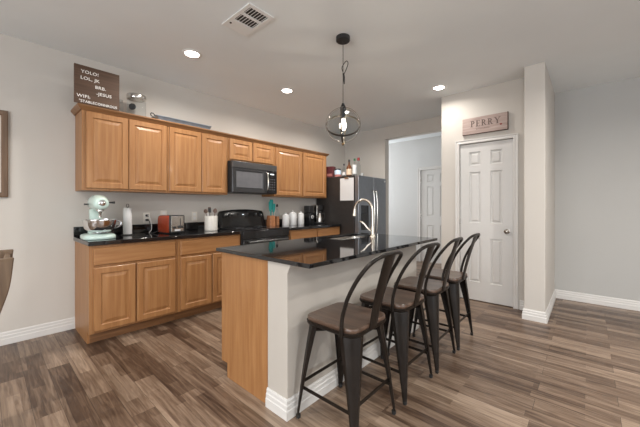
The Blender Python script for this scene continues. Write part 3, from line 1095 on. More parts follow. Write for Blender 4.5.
# frame plate with two slot fields
b = MB()
fx = 0.089
fields = [(-fx, fx, -0.161, -0.063), (-fx, fx, -0.040, 0.060)]
xs_ = sorted({-vw / 2, vw / 2, -fx, fx})
ys_ = sorted({-vh / 2, vh / 2} | {f[2] for f in fields} | {f[3] for f in fields})
for i in range(len(xs_) - 1):
    for j in range(len(ys_) - 1):
        cx, cy = (xs_[i] + xs_[i + 1]) / 2, (ys_[j] + ys_[j + 1]) / 2
        if any(a < cx < b_ and c < cy < d for a, b_, c, d in fields):
            continue
        b.box(xs_[i], xs_[i + 1], ys_[j], ys_[j + 1], -0.012, -0.002)
b.build('frame', 'ventwhite', vt, smooth=False, weld=False)
box(-vw / 2 + 0.01, vw / 2 - 0.01, -vh / 2 + 0.01, vh / 2 - 0.01, -0.0015, -0.0003).build('duct_back', 'ventdark', vt, smooth=False)
for a, b_, c, d in fields:
    n = 7
    for k in range(n):
        x = a + (b_ - a) * (k + 0.5) / n
        MB().bar((x, c, -0.0065), (x, d, -0.0065), 0.0125, 0.0012, up=(0.87, 0, 0.5)).build('louver', 'ventwhite', vt, smooth=False)
MB().tube([(-0.085, 0.115, -0.0121), (-0.085, 0.115, -0.016)], 0.009, 10).build('damper_knob', 'ventdark', vt)

# pendant
PZ = 1.945
pd = thing('pendant_light', 'round glass and metal orb pendant light hanging over the island', 'pendant light', (2.144, 1.638, H))
MB().lathe([(0.062, -0.0005), (0.062, -0.034), (0.056, -0.040), (0.0, -0.040)], 32, cap1=False).build('canopy', 'matblack', pd)
zc = PZ - H
MB().tube([(0, 0, -0.039), (0.001, 0, -0.3), (0, 0, zc + 0.185)], 0.0028, 8).build('cord', 'matblack', pd)
# the slack tied in a loop
lp = [(0.0, 0.0, -0.315), (-0.006, 0.006, -0.27), (0.020, -0.020, -0.215), (0.032, -0.032, -0.235), (0.020, -0.020, -0.29), (0.003, -0.003, -0.34)]
MB().tube(arc_pts(lp, 6), 0.0036, 8).build('cord_loop', 'matblack', pd)
MB().tube([(0.002, -0.002, -0.325), (0.006, -0.006, -0.36), (0.008, -0.008, -0.42)], [0.008, 0.009, 0.005], 8).build('cord_tie', 'matblack', pd)
MB().lathe([(0.0, 0.198), (0.010, 0.196), (0.014, 0.185), (0.024, 0.165), (0.030, 0.150), (0.030, 0.135), (0.020, 0.120), (0.018, 0.060), (0.0, 0.058)], 20, (0, 0, zc), False, False).build('socket', 'matblack', pd)
MB().lathe([(0.0, -0.045), (0.020, -0.038), (0.030, -0.018), (0.032, 0.002), (0.022, 0.032), (0.014, 0.057)], 20, (0, 0, zc), False, True).build('bulb', 'bulb', pd)
b = MB()
prof = [(0.146 * math.sin(PI * k / 24), 0.146 * math.cos(PI * k / 24)) for k in range(2, 25)]
b.lathe(prof, 40, (0, 0, zc), False, False)
b.build('glass_globe', 'glass', pd)


def band(rad, rotm, w=0.013, t=0.003, name='band', mat='bandmetal'):
    b = MB()
    rs = []
    for i in range(49):
        a = 2 * PI * i / 48
        r0, r1 = rad, rad + t
        rs.append([Vector((r * math.cos(a), r * math.sin(a), h)) for r, h in ((r0, -w / 2), (r1, -w / 2), (r1, w / 2), (r0, w / 2))])
    b.rings([[rotm @ p + Vector((0, 0, zc)) for p in r] for r in rs], True, False, False)
    return b.build(name, mat, pd)


# camera sees the orb from direction az; rings: one tilted level band, two upright
az = math.atan2(1.638, 2.144)
band(0.1500, Matrix.Rotation(az, 3, 'Z') @ Matrix.Rotation(R(-50), 3, 'Y'), 0.018)
band(0.1535, Matrix.Rotation(az, 3, 'Z') @ Matrix.Rotation(R(82), 3, 'Y'), 0.012)
band(0.1570, Matrix.Rotation(az + R(84), 3, 'Z') @ Matrix.Rotation(R(90), 3, 'Y'), 0.016)
MB().lathe([(0.0, -0.185), (0.008, -0.175), (0.014, -0.162), (0.010, -0.150), (0.0, -0.147)], 16, (0, 0, zc - 0.002), False, False).build('finial', 'gold', pd)
pl_ = bpy.data.lights.new('pendant_lamp', 'POINT')
pl_.energy = 6
pl_.color = (1, 0.86, 0.68)
pl_.shadow_soft_size = 0.035
plo = bpy.data.objects.new('pendant_lamp', pl_)
scene.collection.objects.link(plo)
plo.parent = pd
plo.location = (0, 0, zc - 0.085)

# ---------------------------------------------------------------- signs, picture
TOPZ = 2.1725
lb = thing('letter_board', 'brown wooden letter board with white words standing on the left wall cabinet', 'sign', (0.549, 3.492, TOPZ), R(0))
BW, BH = 0.355, 0.355
MB().box(0, BW, 0, 0.018, 0, BH).build('board', 'board', lb, bevel=0.002)
for s_, x, z in (('YOLO!', 0.050, 0.285), ('LOL, JK', 0.045, 0.226), ('BRB.', 0.155, 0.165), ('-JESUS', 0.165, 0.106), ('WIFI:', 0.018, 0.056), ('"STABLECONNROUS', 0.034, 0.012)):
    small = s_.startswith('"')
    text(s_, 0.033 if small else 0.040, 0.0008, 'letter', lb, Matrix.Translation((x, -0.001, z)) @ FACE_NY, stretch=0.92 if small else 1.06, bold=0.0004)

ps = thing('name_sign', 'rustic pinkish wooden plank sign with a name above the pantry door', 'sign', (PX1 - 0.004, 1.235, 2.155), 0)
MB().box(-0.028, 0.003, -0.510, 0, 0, 0.207).build('plank', 'plank', ps, bevel=0.002)
MB().box(-0.0275, 0.003, -0.516, -0.5105, -0.002, 0.209).build('end_edge', 'plankdark', ps)
MB().box(-0.0275, 0.003, -0.516, 0, -0.0055, -0.0005).build('lower_edge', 'plankdark', ps)


def serif_word(word, x, z, h, parent):
    """capital letters with thick and thin strokes and serifs, as one mesh"""
    b = MB()
    st_, th = h * 0.17, h * 0.07
    def bx(u0, u1, v0, v1):
        b.box(x + u0, x + u1, -0.0006, 0.0006, z + v0, z + v1)
    def bow(cx, v0, v1, rx):
        n = 10
        rs = []
        cy, ry = (v0 + v1) / 2, (v1 - v0) / 2
        for k in range(n + 1):
            a = -PI / 2 + PI * k / n
            k2 = st_ * math.cos(a) + th * (1 - math.cos(a))
            o = (x + cx + rx * math.cos(a), z + cy + ry * math.sin(a))
            i = (x + cx + (rx - k2) * math.cos(a), z + cy + (ry - k2) * math.sin(a))
            rs.append([(o[0], -0.0006, o[1]), (o[0], 0.0006, o[1]), (i[0], 0.0006, i[1]), (i[0], -0.0006, i[1])])
        b.rings(rs)
    def diag(u0, v0, u1, v1, w):
        b.rings([[(x + u0, y, z + v0) for y in (-0.0006, 0.0006)] + [(x + u0 + w, y, z + v0) for y in (0.0006, -0.0006)],
                 [(x + u1, y, z + v1) for y in (-0.0006, 0.0006)] + [(x + u1 + w, y, z + v1) for y in (0.0006, -0.0006)]])
    for ch in word:
        if ch in 'PRE':
            bx(h * 0.08, h * 0.08 + st_, 0, h)
            bx(-h * 0.02, h * 0.36, 0, th * 0.8)
            bx(-h * 0.02, h * 0.3, h - th * 0.8, h)
        if ch in 'PR':
            bow(h * 0.24, h * 0.46, h, h * 0.36)
        if ch == 'R':
            diag(h * 0.28, h * 0.48, h * 0.55, 0, st_)
            bx(h * 0.50, h * 0.80, 0, th * 0.8)
            adv = 0.92
        elif ch == 'P':
            adv = 0.80
        elif ch == 'E':
            bx(h * 0.2, h * 0.62, 0, th)
            bx(h * 0.2, h * 0.60, h - th, h)
            bx(h * 0.2, h * 0.48, h * 0.5 - th / 2, h * 0.5 + th / 2)
            bx(h * 0.57, h * 0.62, 0, h * 0.22)
            bx(h * 0.55, h * 0.60, h * 0.80, h)
            bx(h * 0.44, h * 0.48, h * 0.40, h * 0.60)
            adv = 0.80
        elif ch == 'Y':
            bx(h * 0.36, h * 0.36 + st_, 0, h * 0.48)
            bx(h * 0.24, h * 0.64, 0, th * 0.8)
            diag(h * 0.36, h * 0.46, h * 0.06, h, st_)
            diag(h * 0.42, h * 0.46, h * 0.74, h, th)
            bx(-h * 0.04, h * 0.34, h - th * 0.8, h)
            bx(h * 0.62, h * 0.92, h - th * 0.8, h)
            adv = 0.95
        x += h * adv
    for v in b.bm.verts:
        v.co = Vector((v.co.y, -v.co.x, v.co.z))
    return b.build('lettering', 'ink', parent, smooth=False, weld=False, loc=(-0.029, 0, 0))


serif_word('PERRY', 0.100, 0.086, 0.078, ps)
text('ESTABLISHED', 0.022, 0.0004, 'ink', ps, Matrix.Translation((-0.029, -0.165, 0.048)) @ FACE_NX, stretch=1.1)
ht = MB()
hp = []
for k in range(24):
    a = 2 * PI * k / 24
    hp.append((16 * math.sin(a) ** 3, 13 * math.cos(a) - 5 * math.cos(2 * a) - 2 * math.cos(3 * a) - math.cos(4 * a)))
ht.rings([[(xx, -0.442 - u * 0.0009, 0.070 + v * 0.0009) for u, v in hp] for xx in (-0.0288, -0.0282)])
ht.build('heart_mark', 'redcap', ps, smooth=False)

pf = thing('picture_frame', 'brown wooden picture frame with a pale print on the left wall', 'picture', (-0.46, W - 0.002, 1.298))
pw_, ph_, fb = 0.604, 0.760, 0.042
b = MB()
rs = []
for (x, z, ox, oz) in ((0, 0, 1, 1), (pw_, 0, -1, 1), (pw_, ph_, -1, -1), (0, ph_, 1, -1), (0, 0, 1, 1)):
    rs.append([(x + ox * u, -d, z + oz * u) for u, d in ((0, 0), (0, 0.022), (0.006, 0.026), (fb - 0.006, 0.022), (fb, 0.016), (fb, 0))])
b.rings(rs, True, False, False)
b.build('frame', 'frame', pf, smooth=False)
box(fb - 0.002, pw_ - fb + 0.002, -0.010, -0.004, fb - 0.002, ph_ - fb + 0.002).build('print', 'print', pf, smooth=False)

# ---------------------------------------------------------------- on top of the wall cabinets
ZT = TOPZ
jar = thing('glass_jar', 'large clear glass jar with steel lid and black oval label on the wall cabinet', 'jar', (1.100, 3.64, ZT))
MB().lathe([(0.066, 0.196), (0.072, 0.196), (0.090, 0.180), (0.090, 0.008), (0.084, 0.0), (0.0, 0.0)], 32, cap0=False, cap1=False).build('body', 'glass', jar)
MB().lathe([(0.0, 0.1965), (0.090, 0.1965), (0.092, 0.200), (0.092, 0.238), (0.088, 0.244), (0.0, 0.246)], 32, cap0=False, cap1=False).build('lid', 'steel', jar)
lbm = MB()
rs = []
az2 = math.atan2(-3.63, -1.070) - 0.45
# oval label lying on the jar's surface
pts_o, pts_i = [], []
for k in range(24):
    a = 2 * PI * k / 24
    th_ = az2 + 0.40 * math.cos(a)
    z = 0.095 + 0.034 * math.sin(a)
    pts_o.append((0.0930 * math.cos(th_), 0.0930 * math.sin(th_), z))
    pts_i.append((0.0910 * math.cos(th_), 0.0910 * math.sin(th_), z))
lbm.rings([pts_i, pts_o])
lbm.build('label_plate', 'matblack', jar)

jar2 = thing('glass_jar', 'small clear glass jar between the letter board and the large jar', 'jar', (0.945, 3.68, ZT))
MB().lathe([(0.034, 0.150), (0.037, 0.150), (0.043, 0.122), (0.043, 0.006), (0.038, 0.0), (0.0, 0.0)], 24, cap0=False, cap1=False).build('body', 'glass', jar2)
MB().lathe([(0.0, 0.1505), (0.039, 0.1505), (0.039, 0.165), (0.0, 0.167)], 24, cap0=False, cap1=False).build('lid', 'glass', jar2)

ty = thing('serving_tray', 'long blue grey metal tray with loop handle lying on the wall cabinets', 'tray', (1.575, 3.575, ZT))
rs = []
for w_, d_, z in ((0.610, 0.120, 0.0), (0.640, 0.150, 0.036), (0.652, 0.160, 0.040), (0.652, 0.160, 0.044), (0.634, 0.146, 0.044), (0.600, 0.116, 0.006), (0.3, 0.05, 0.006)):
    rs.append([(x, y, z) for x, y in rrect(w_, d_, 0.022, 4)])
MB().rings(rs).build('tray_body', 'bluegrey', ty)
hp = [(-0.322, -0.05, 0.026), (-0.345, -0.05, 0.055), (-0.368, -0.05, 0.058), (-0.372, -0.05, 0.035), (-0.350, -0.05, 0.022), (-0.324, -0.05, 0.026)]
MB().tube(arc_pts(hp, 5), 0.005, 8).build('loop_handle', 'matblack', ty)

# ---------------------------------------------------------------- on top of the refrigerator
ZF = 1.7505


def bottle(name, label, x, y, prof, mat, extra=(), cat='bottle'):
    o = thing(name, label, cat, (x, y, ZF))
    MB().lathe(prof, 22, cap0=True, cap1=True).build('body', mat, o)
    for nm, pr, mt in extra:
        MB().lathe(pr, 22, cap0=True, cap1=True).build(nm, mt, o)
    return o


bx_ = thing('tea_carton', 'dark red carton at the left end of the refrigerator top', 'box', (4.30, 3.57, ZF), R(12))
MB().box(-0.05, 0.05, -0.075, 0.075, 0, 0.205).build('carton', 'darkred', bx_, bevel=0.002)
MB().box(-0.0508, -0.0501, -0.055, 0.055, 0.03, 0.075).build('label_band', 'pink', bx_)
MB().box(-0.046, 0.046, -0.070, 0.070, 0.2052, 0.208).build('flap', 'darkred', bx_)

bottle('food_jar', 'squat jar of pale blue powder with salmon label beside the red carton', 4.29, 3.395,
       [(0.060, 0), (0.062, 0.006), (0.062, 0.115), (0.052, 0.130)], 'palebl',
       (('label_band', [(0.0628, 0.008), (0.0628, 0.048)], 'pink'), ('lid', [(0.056, 0.1305), (0.056, 0.150), (0.050, 0.154)], 'matblack')), 'jar')
bottle('glass_bottle', 'slim clear bottle with dark stopper left of the brown liquor bottle', 4.30, 3.262,
       [(0.030, 0), (0.032, 0.005), (0.032, 0.135), (0.012, 0.170), (0.012, 0.205)], 'glass',
       (('stopper', [(0.014, 0.2052), (0.014, 0.230), (0.010, 0.234)], 'matblack'), ('label_band', [(0.0326, 0.03), (0.0326, 0.085)], 'paper')))
bottle('liquor_bottle', 'dark brown liquor bottle with tan label in the middle of the refrigerator top', 4.28, 3.135,
       [(0.048, 0), (0.050, 0.006), (0.050, 0.150), (0.036, 0.180), (0.016, 0.205), (0.015, 0.255)], 'amber',
       (('cap', [(0.018, 0.2552), (0.018, 0.290), (0.014, 0.294)], 'matblack'), ('label_band', [(0.0506, 0.025), (0.0506, 0.125)], 'label')))
bottle('liquor_bottle', 'clear liquor bottle with green cap and white label behind the brown bottle', 4.36, 3.075,
       [(0.036, 0), (0.038, 0.006), (0.038, 0.195), (0.014, 0.235), (0.013, 0.275)], 'glass',
       (('cap', [(0.018, 0.2752), (0.018, 0.312), (0.014, 0.316)], 'green'), ('label_band', [(0.0386, 0.04), (0.0386, 0.205)], 'paper')))
bottle('liquor_bottle', 'clear empty liquor bottle with red cap nearest the refrigerator doors', 4.35, 2.985,
       [(0.036, 0), (0.038, 0.006), (0.038, 0.185), (0.014, 0.225), (0.013, 0.270)], 'glass',
       (('cap', [(0.022, 0.2702), (0.022, 0.318), (0.016, 0.322)], 'redcap'),))
bottle('small_cup', 'small white cup at the front edge of the refrigerator top', 4.46, 2.982,
       [(0.018, 0), (0.020, 0.004), (0.024, 0.058), (0.021, 0.058), (0.018, 0.008)], 'ceramic', (), 'cup')
bottle('spice_bottle', 'tiny white spice bottle at the far left of the refrigerator top', 4.215, 3.675,
       [(0.020, 0), (0.021, 0.004), (0.021, 0.060), (0.014, 0.068)], 'ceramic',
       (('cap', [(0.016, 0.0682), (0.016, 0.088)], 'pink'),))

# ---------------------------------------------------------------- things on the wall counters
ZC = 0.9140
# stand mixer, nose toward -Y
mx_ = thing('stand_mixer', 'mint green stand mixer with steel bowl at the left end of the counter', 'mixer', (0.728, 3.490, ZC), R(-2))
mx_.scale = (1.06, 1.06, 1.06)
b = MB()
base_o = [(x, y) for x, y in rrect(0.240, 0.33, 0.10, 8)]
rs = [[(x * sc, y * sc, z) for x, y in base_o] for sc, z in ((0.97, 0.0), (1.0, 0.006), (1.0, 0.024), (0.95, 0.036), (0.80, 0.044), (0.5, 0.046))]
b.rings(rs)
b.build('base', 'mintpale', mx_, angle=60)
b = MB()
b.rings([[(x * wx, 0.118 + y * wy + dy, z) for x, y in rrect(1, 1, 0.38, 6)] for wx, wy, dy, z in
         ((0.120, 0.120, 0.0, 0.036), (0.105, 0.105, 0.004, 0.060), (0.095, 0.092, 0.006, 0.12), (0.092, 0.092, 0.004, 0.19), (0.098, 0.105, -0.004, 0.235), (0.10, 0.12, -0.012, 0.262))])
b.build('column', 'mintpale', mx_, angle=60)
# head: rounded body along Y
b = MB()
rs = []
for y, rx, rz_, zc_ in ((0.168, 0.006, 0.006, 0.315), (0.163, 0.034, 0.034, 0.315), (0.145, 0.054, 0.054, 0.317), (0.10, 0.064, 0.066, 0.320), (0.03, 0.067, 0.071, 0.322), (-0.06, 0.065, 0.067, 0.320),
                        (-0.115, 0.060, 0.058, 0.314), (-0.145, 0.054, 0.050, 0.310), (-0.158, 0.044, 0.040, 0.308), (-0.161, 0.02, 0.02, 0.308)):
    rs.append([(rx * math.copysign(abs(math.cos(2 * PI * i / 28)) ** 0.85, math.cos(2 * PI * i / 28)), y, zc_ + rz_ * math.sin(2 * PI * i / 28)) for i in range(28)])
b.rings(rs)
b.build('motor_head', 'mintpale', mx_, angle=70)
MB().rings([[(r * math.cos(2 * PI * i / 20), y, 0.318 + r * math.sin(2 * PI * i / 20)) for i in range(20)] for y, r in ((-0.158, 0.026), (-0.172, 0.026), (-0.176, 0.020))]).build('hub_cover', 'chrome', mx_)
MB().tube([(0.055, -0.130, 0.322), (0.088, -0.135, 0.322), (0.100, -0.137, 0.322)], [0.006, 0.010, 0.011], 12).build('hub_knob', 'matblack', mx_)
MB().tube([(-0.055, 0.02, 0.308), (-0.090, 0.015, 0.306), (-0.098, 0.014, 0.306)], [0.005, 0.006, 0.009], 10).build('speed_lever', 'matblack', mx_)
MB().rings([[((0.0672 if s_ == 0 else 0.0672) * math.cos(a_), y, 0.320 + 0.069 * math.sin(a_)) for a_ in [R(-18 + 3 * k) for k in range(7)]] + [((0.0655) * math.cos(a_), y, 0.320 + 0.067 * math.sin(a_)) for a_ in [R(0 - 3 * k) for k in range(7)]] for s_, y in ((0, 0.10), (0, -0.06))]).build('trim_band', 'chrome', mx_)
b = MB()
b.lathe([(0.030, 0.262), (0.030, 0.245), (0.016, 0.240), (0.010, 0.225), (0.010, 0.19), (0.0, 0.188)], 20, (0, -0.085, 0), True, False)
b.build('beater_shaft', 'steel', mx_)
bw = MB().lathe([(0.0, 0.050), (0.045, 0.050), (0.050, 0.046), (0.056, 0.050), (0.050, 0.058), (0.080, 0.066), (0.110, 0.092), (0.122, 0.130), (0.126, 0.165), (0.130, 0.167), (0.130, 0.171), (0.124, 0.171), (0.119, 0.130), (0.107, 0.095), (0.078, 0.073), (0.0, 0.062)], 36, (0, -0.078, 0), False, False).build('bowl', 'chrome', mx_)
MB().tube(arc_pts([(0.121, -0.090, 0.155), (0.148, -0.098, 0.150), (0.152, -0.100, 0.125), (0.136, -0.098, 0.102), (0.108, -0.088, 0.095)], 5), 0.006, 10).build('bowl_handle', 'chrome', bw)

pt = thing('paper_towel_holder', 'white paper towel roll on a wire stand with loop top', 'paper towel', (1.020, 3.655, ZC))
MB().lathe([(0.062, 0.0), (0.062, 0.006), (0.056, 0.010), (0.0, 0.010)], 28, cap1=False).build('base', 'matblack', pt)
MB().lathe([(0.014, 0.0115), (0.040, 0.0115), (0.041, 0.015), (0.041, 0.285), (0.040, 0.288), (0.014, 0.288)], 28, cap0=False, cap1=False).build('paper_roll', 'paper', pt)
lp = [(0, 0, 0.009), (0, 0, 0.294)] + [(0.012 * math.sin(a_) * 1, -0.0, 0.312 - 0.018 * math.cos(a_)) for a_ in [2 * PI * k / 12 for k in range(0, 13)]]
MB().tube(lp, 0.0026, 8).build('loop_rod', 'matblack', pt)

to = thing('toaster', 'red toaster with chrome end panel and lever beside the paper towels', 'toaster', (1.430, 3.595, ZC), R(9))
to.scale = (1.12, 1.12, 1.12)
rs = [[(x, y, z) for x, y in [(a_ * (0.155 - ins), c_ * (0.225 - ins)) for a_, c_ in rrect(1, 1, 0.15, 5)]] for ins, z in ((0.01, 0.010), (0.0, 0.018), (0.0, 0.150), (0.012, 0.172), (0.04, 0.182))]
MB().rings(rs).build('body', 'red', to, angle=50)
MB().box(-0.080, 0.080, -0.132, -0.114, 0.008, 0.186).build('end_frame', 'matblack', to, bevel=0.006)
MB().box(-0.066, 0.066, -0.1345, -0.1322, 0.022, 0.174).build('end_panel', 'steel', to, bevel=0.002)
MB().box(0.012, 0.050, -0.155, -0.135, 0.055, 0.078).build('lever', 'matblack', to, bevel=0.003)
MB().box(0.027, 0.033, -0.1358, -0.1346, 0.055, 0.150).build('lever_slot', 'matblack', to)
MB().box(-0.030, 0.030, -0.1360, -0.1346, 0.026, 0.044).build('label_plate', 'ceramic', to)
MB().tube([(-0.035, -0.1346, 0.062), (-0.035, -0.146, 0.062)], 0.012, 14).build('dial', 'matblack', to)
b = MB()
for x in (-0.03, 0.03):
    b.box(x - 0.012, x + 0.012, -0.085, 0.085, 0.1822, 0.1835)
b.build('bread_slot', 'matblack', to)
MB().box(-0.06, 0.06, -0.09, 0.09, 0.0, 0.012).build('foot_plate', 'matblack', to)
MB().tube(arc_pts([(-0.072, 0.06, 0.03), (-0.13, 0.07, 0.006), (-0.15, 0.10, 0.005), (-0.12, 0.13, 0.004)], 6), 0.0035, 8).build('power_cord', 'matblack', to)


def outlet(x, z, label, kind='outlet', group='wall outlets above the counter'):
    o = thing('wall_outlet' if kind == 'outlet' else 'light_switch', label, kind, (x, W - 0.001, z), group=None)
    MB().box(-0.036, 0.036, -0.006, 0, -0.058, 0.058).build('cover_plate', 'cream', o, bevel=0.002)
    if kind == 'outlet':
        for dz in (-0.026, 0.026):
            MB().box(-0.017, 0.017, -0.0085, -0.0062, dz - 0.017, dz + 0.017).build('socket', 'plastic', o, bevel=0.002)
    else:
        for dx in (-0.0,):
            MB().box(-0.017, 0.017, -0.0085, -0.0062, -0.034, 0.034).build('rocker', 'plastic', o, bevel=0.002)
    return o


outlet(1.262, 1.088, 'cream wall outlet with black plugs between paper towels and toaster')
outlet(1.452, 1.110, 'cream wall outlet partly hidden behind the toaster')
outlet(1.834, 1.092, 'cream wall outlet between the toaster and the utensil crock')
outlet(2.02, 1.092, 'cream wall switch plate behind the utensil crock', 'switch')
for dz, lb_ in ((0.026, 'upper black plug in the wall outlet beside the paper towels'), (-0.026, 'lower black plug in the wall outlet beside the paper towels')):
    pg = thing('power_plug', lb_, 'plug', (1.262, W - 0.0100, 1.088 + dz), group=None)
    MB().box(-0.013, 0.013, -0.036, 0, -0.012, 0.012).build('plug_body', 'matblack', pg, bevel=0.004)
    if dz > 0:
        MB().tube(arc_pts([(0.0, -0.036, 0), (0.012, -0.052, -0.012), (0.030, -0.06, -0.09), (0.032, -0.058, -0.160), (0.0, -0.08, -0.1962)], 6), 0.0042, 8).build('cord', 'plastic', pg, label='white cord')
    else:
        MB().tube(arc_pts([(0.0, -0.036, 0), (0.010, -0.050, -0.01), (0.020, -0.055, -0.07), (0.0, -0.06, -0.135), (-0.05, -0.10, -0.1430)], 6), 0.0034, 8).build('cord', 'matblack', pg)

cr2 = thing('utensil_crock', 'round pale stoneware crock left of the stove', 'crock', (1.915, 3.555, ZC))
MB().lathe([(0.0, 0.0), (0.072, 0.0), (0.078, 0.006), (0.078, 0.180), (0.075, 0.186), (0.070, 0.180), (0.070, 0.010), (0.0, 0.008)], 32, cap0=False, cap1=False).build('pot', 'crock', cr2)
for i, (a_, r_, ln, mt, kd) in enumerate(((10, 0.055, 0.265, 'utensil', 's'), (82, 0.045, 0.285, 'utensil', 't'), (154, 0.060, 0.255, 'utensil', 's'), (226, 0.055, 0.270, 'matblack', 't'), (298, 0.050, 0.260, 'utensil', 's'))):
    a_ = R(a_)
    u = thing('cooking_utensil', '', 'utensil', (1.915 + 0.030 * math.cos(a_), 3.555 + 0.030 * math.sin(a_), ZC + 0.0095), group='utensils in the crock')
    u['label'] = 'spoon standing in the stoneware crock left of the stove' if kd == 's' else 'spatula standing in the stoneware crock left of the stove'
    d_ = Vector((r_ * 0.62 * math.cos(a_), r_ * 0.62 * math.sin(a_), ln)).normalized()
    p0 = Vector((0, 0, 0.006))
    MB().tube([p0, p0 + d_ * ln * 0.8], 0.0045, 8).build('handle', mt, u)
    hb_ = MB()
    up_ = d_.cross(Vector((0.8, 0.6, 0))).normalized()
    sd_ = d_.cross(up_)
    rs = []
    for k in range(7):
        t = k / 6
        wv = (0.024 * math.sin(PI * (0.12 + 0.8 * t)) + 0.003) if kd == 's' else 0.019
        c_ = p0 + d_ * (ln * 0.8 + 0.055 * t)
        rs.append([c_ + up_ * wv * math.cos(q) + sd_ * 0.003 * math.sin(q) for q in [2 * PI * j / 12 for j in range(12)]])
    hb_.rings(rs)
    hb_.build('head', mt, u)

# holder with teal tools right of the stove
kb = thing('utensil_holder', 'terracotta coloured holder right of the stove with teal tools in it', 'holder', (2.985, 3.690, ZC))
rs = [[(x * s_ + sh, y * s_, z) for x, y in rrect(0.112, 0.100, 0.02, 4)] for s_, sh, z in ((1.0, 0, 0.0), (1.02, 0, 0.01), (0.98, 0.0, 0.10), (0.86, 0.0, 0.165), (0.74, 0.0, 0.165), (0.8, 0.0, 0.02))]
MB().rings(rs).build('pot', 'terracotta', kb)
for i, (dx, dy, ln, w_) in enumerate(((-0.014, -0.008, 0.350, 0.030), (0.014, 0.012, 0.385, 0.034), (0.024, -0.014, 0.320, 0.030))):
    u = thing('teal_spatula', ['teal spatula leaning left in the terracotta holder', 'tallest teal spatula in the middle of the terracotta holder', 'shortest teal spatula on the right of the terracotta holder'][i], 'spatula', (2.985 + dx, 3.690 + dy, ZC + 0.0215), group=None)
    d_ = Vector((dx * 0.7, dy * 0.5, ln)).normalized()
    MB().tube([(0, 0, 0.006), Vector((0, 0, 0.006)) + d_ * ln * 0.60], 0.006, 8).build('handle', 'teal', u)
    rs = []
    for k in range(6):
        t = k / 5
        wv = w_ * (0.55 + 0.45 * min(1, t * 2.4)) * (1 if t < 0.85 else 0.8)
        c_ = Vector((0, 0, 0.006)) + d_ * ln * (0.59 + 0.42 * t)
        rs.append([c_ + Vector((a_ * wv, c2 * 0.004, 0)) for a_, c2 in ((-1, -1), (1, -1), (1, 1), (-1, 1))])
    MB().rings(rs).build('blade', 'teal', u)
gb = thing('oil_bottle', 'tall clear glass oil bottle with dark contents right of the teal tools', 'bottle', (3.118, 3.700, ZC))
MB().lathe([(0.036, 0), (0.038, 0.005), (0.038, 0.190), (0.016, 0.235), (0.014, 0.300)], 20).build('glass_body', 'glass', gb)
MB().lathe([(0.034, 0.004), (0.034, 0.150)], 20).build('oil', 'terracotta', gb)
MB().lathe([(0.016, 0.3002), (0.016, 0.330), (0.006, 0.345)], 16).build('pourer', 'matblack', gb)


def canister(x, y, r, h, label):
    c = thing('canister', label, 'canister', (x, y, ZC), group='white canisters right of the stove')
    MB().lathe([(r * 0.94, 0), (r, 0.006), (r, h * 0.72), (r * 0.95, h * 0.78)], 28).build('body', 'ceramic', c)
    MB().lathe([(r * 0.97, h * 0.782), (r * 0.97, h * 0.82), (r * 0.6, h * 0.88), (r * 0.24, h * 0.90), (r * 0.20, h * 0.93), (r * 0.28, h * 0.97), (r * 0.15, h)], 28).build('lid', 'ceramic', c)


canister(3.235, 3.625, 0.058, 0.205, 'small white ceramic canister, leftmost of the three beside the stove')
canister(3.400, 3.640, 0.066, 0.240, 'tallest white ceramic canister, middle of the three')
canister(3.585, 3.640, 0.058, 0.225, 'white ceramic canister next to the black grinder')

cg = thing('coffee_grinder', 'black tower coffee grinder between the canisters and the coffee maker', 'grinder', (3.800, 3.650, ZC))
MB().box(-0.062, 0.062, -0.080, 0.080, 0, 0.205).build('body', 'black', cg, bevel=0.012)
MB().box(-0.056, 0.056, -0.060, 0.076, 0.2055, 0.320).build('hopper', 'matblack', cg, bevel=0.010)
MB().rings([[(r * math.cos(2 * PI * i / 20), y, 0.125 + r * math.sin(2 * PI * i / 20)) for i in range(20)] for y, r in ((-0.0802, 0.030), (-0.088, 0.028))]).build('dial', 'ceramic', cg)
MB().rings([[(r * math.cos(2 * PI * i / 20), y, 0.125 + r * math.sin(2 * PI * i / 20)) for i in range(20)] for y, r in ((-0.0882, 0.018), (-0.092, 0.016))]).build('dial_cap', 'matblack', cg)

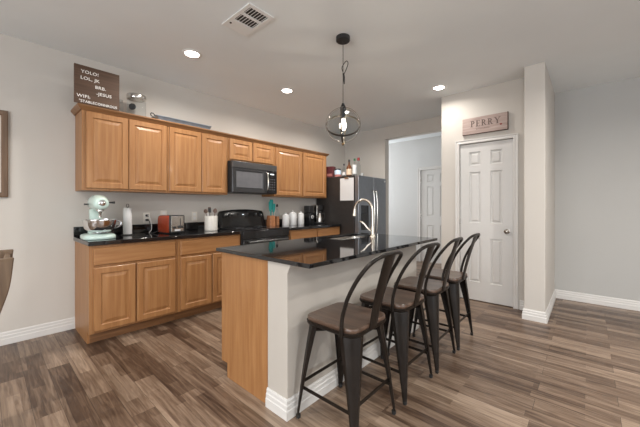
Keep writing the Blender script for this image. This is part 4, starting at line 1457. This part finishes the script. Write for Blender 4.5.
cm = thing('coffee_maker', 'steel and black coffee maker with thermal carafe beside the refrigerator', 'coffee maker', (4.022, 3.640, ZC))
MB().box(-0.095, 0.080, -0.095, 0.100, 0.0, 0.022).build('base', 'matblack', cm, bevel=0.005)
MB().box(-0.095, -0.050, -0.060, 0.100, 0.0225, 0.330).build('column', 'steel', cm, bevel=0.006)
MB().box(-0.045, 0.070, -0.055, 0.095, 0.235, 0.325).build('brew_head', 'matblack', cm, bevel=0.010)
cf = MB().lathe([(0.052, 0.0225), (0.058, 0.030), (0.060, 0.080), (0.052, 0.130), (0.034, 0.175), (0.030, 0.190)], 28, (0.018, -0.020, 0)).build('carafe', 'steel', cm)
MB().lathe([(0.033, 0.1902), (0.036, 0.205), (0.026, 0.225)], 24, (0.018, -0.020, 0)).build('carafe_lid', 'matblack', cf)
MB().tube(arc_pts([(0.050, -0.045, 0.180), (0.085, -0.070, 0.178), (0.095, -0.078, 0.120), (0.080, -0.066, 0.070)], 5), 0.007, 8).build('carafe_handle', 'matblack', cf)

# ---------------------------------------------------------------- dining chair cut by the left frame edge
dc = thing('dining_chair', 'weathered wooden dining chair seen only by its back at the left edge', 'chair', (-0.034, 2.130, -0.0), R(-2.4))
def stile(y):
    pts_ = arc_pts([(-0.02, y, 0.46), (0.030, y, 0.62), (0.072, y, 0.76), (0.096, y, 0.86), (0.108, y, 0.985)], 5)
    m = MB()
    rs = []
    for i, p in enumerate(pts_):
        t = i / (len(pts_) - 1)
        wv = 0.022 + 0.004 * t
        rs.append([(p.x + dx, p.y + dy, p.z) for dx, dy in ((-wv, -0.013), (wv, -0.013), (wv, 0.013), (-wv, 0.013))])
    m.rings(rs)
    return m
for y in (-0.19, 0.19):
    stile(y).build('back_stile', 'chairwood', dc, bevel=0.004)
    MB().rings([[(cx + dx, y + dy, z) for dx, dy in ((-0.02, -0.013), (0.02, -0.013), (0.02, 0.013), (-0.02, 0.013))] for cx, z in ((0.035, 0.0), (-0.02, 0.46))]).build('leg', 'chairwood', dc, bevel=0.003)
    MB().box(-0.44, -0.40, y - 0.02, y + 0.02, 0, 0.43).build('leg', 'chairwood', dc, bevel=0.003)
for (x, z, h_) in ((0.103, 0.930, 0.075), (0.080, 0.790, 0.05)):
    MB().bar((x, -0.178, z), (x, 0.178, z), h_, 0.020, up=(0.26, 0, 0.96)).build('back_rail', 'chairwood', dc, bevel=0.003)
MB().box(-0.455, 0.0, -0.215, 0.215, 0.4305, 0.458).build('seat', 'chairwood', dc, bevel=0.006)
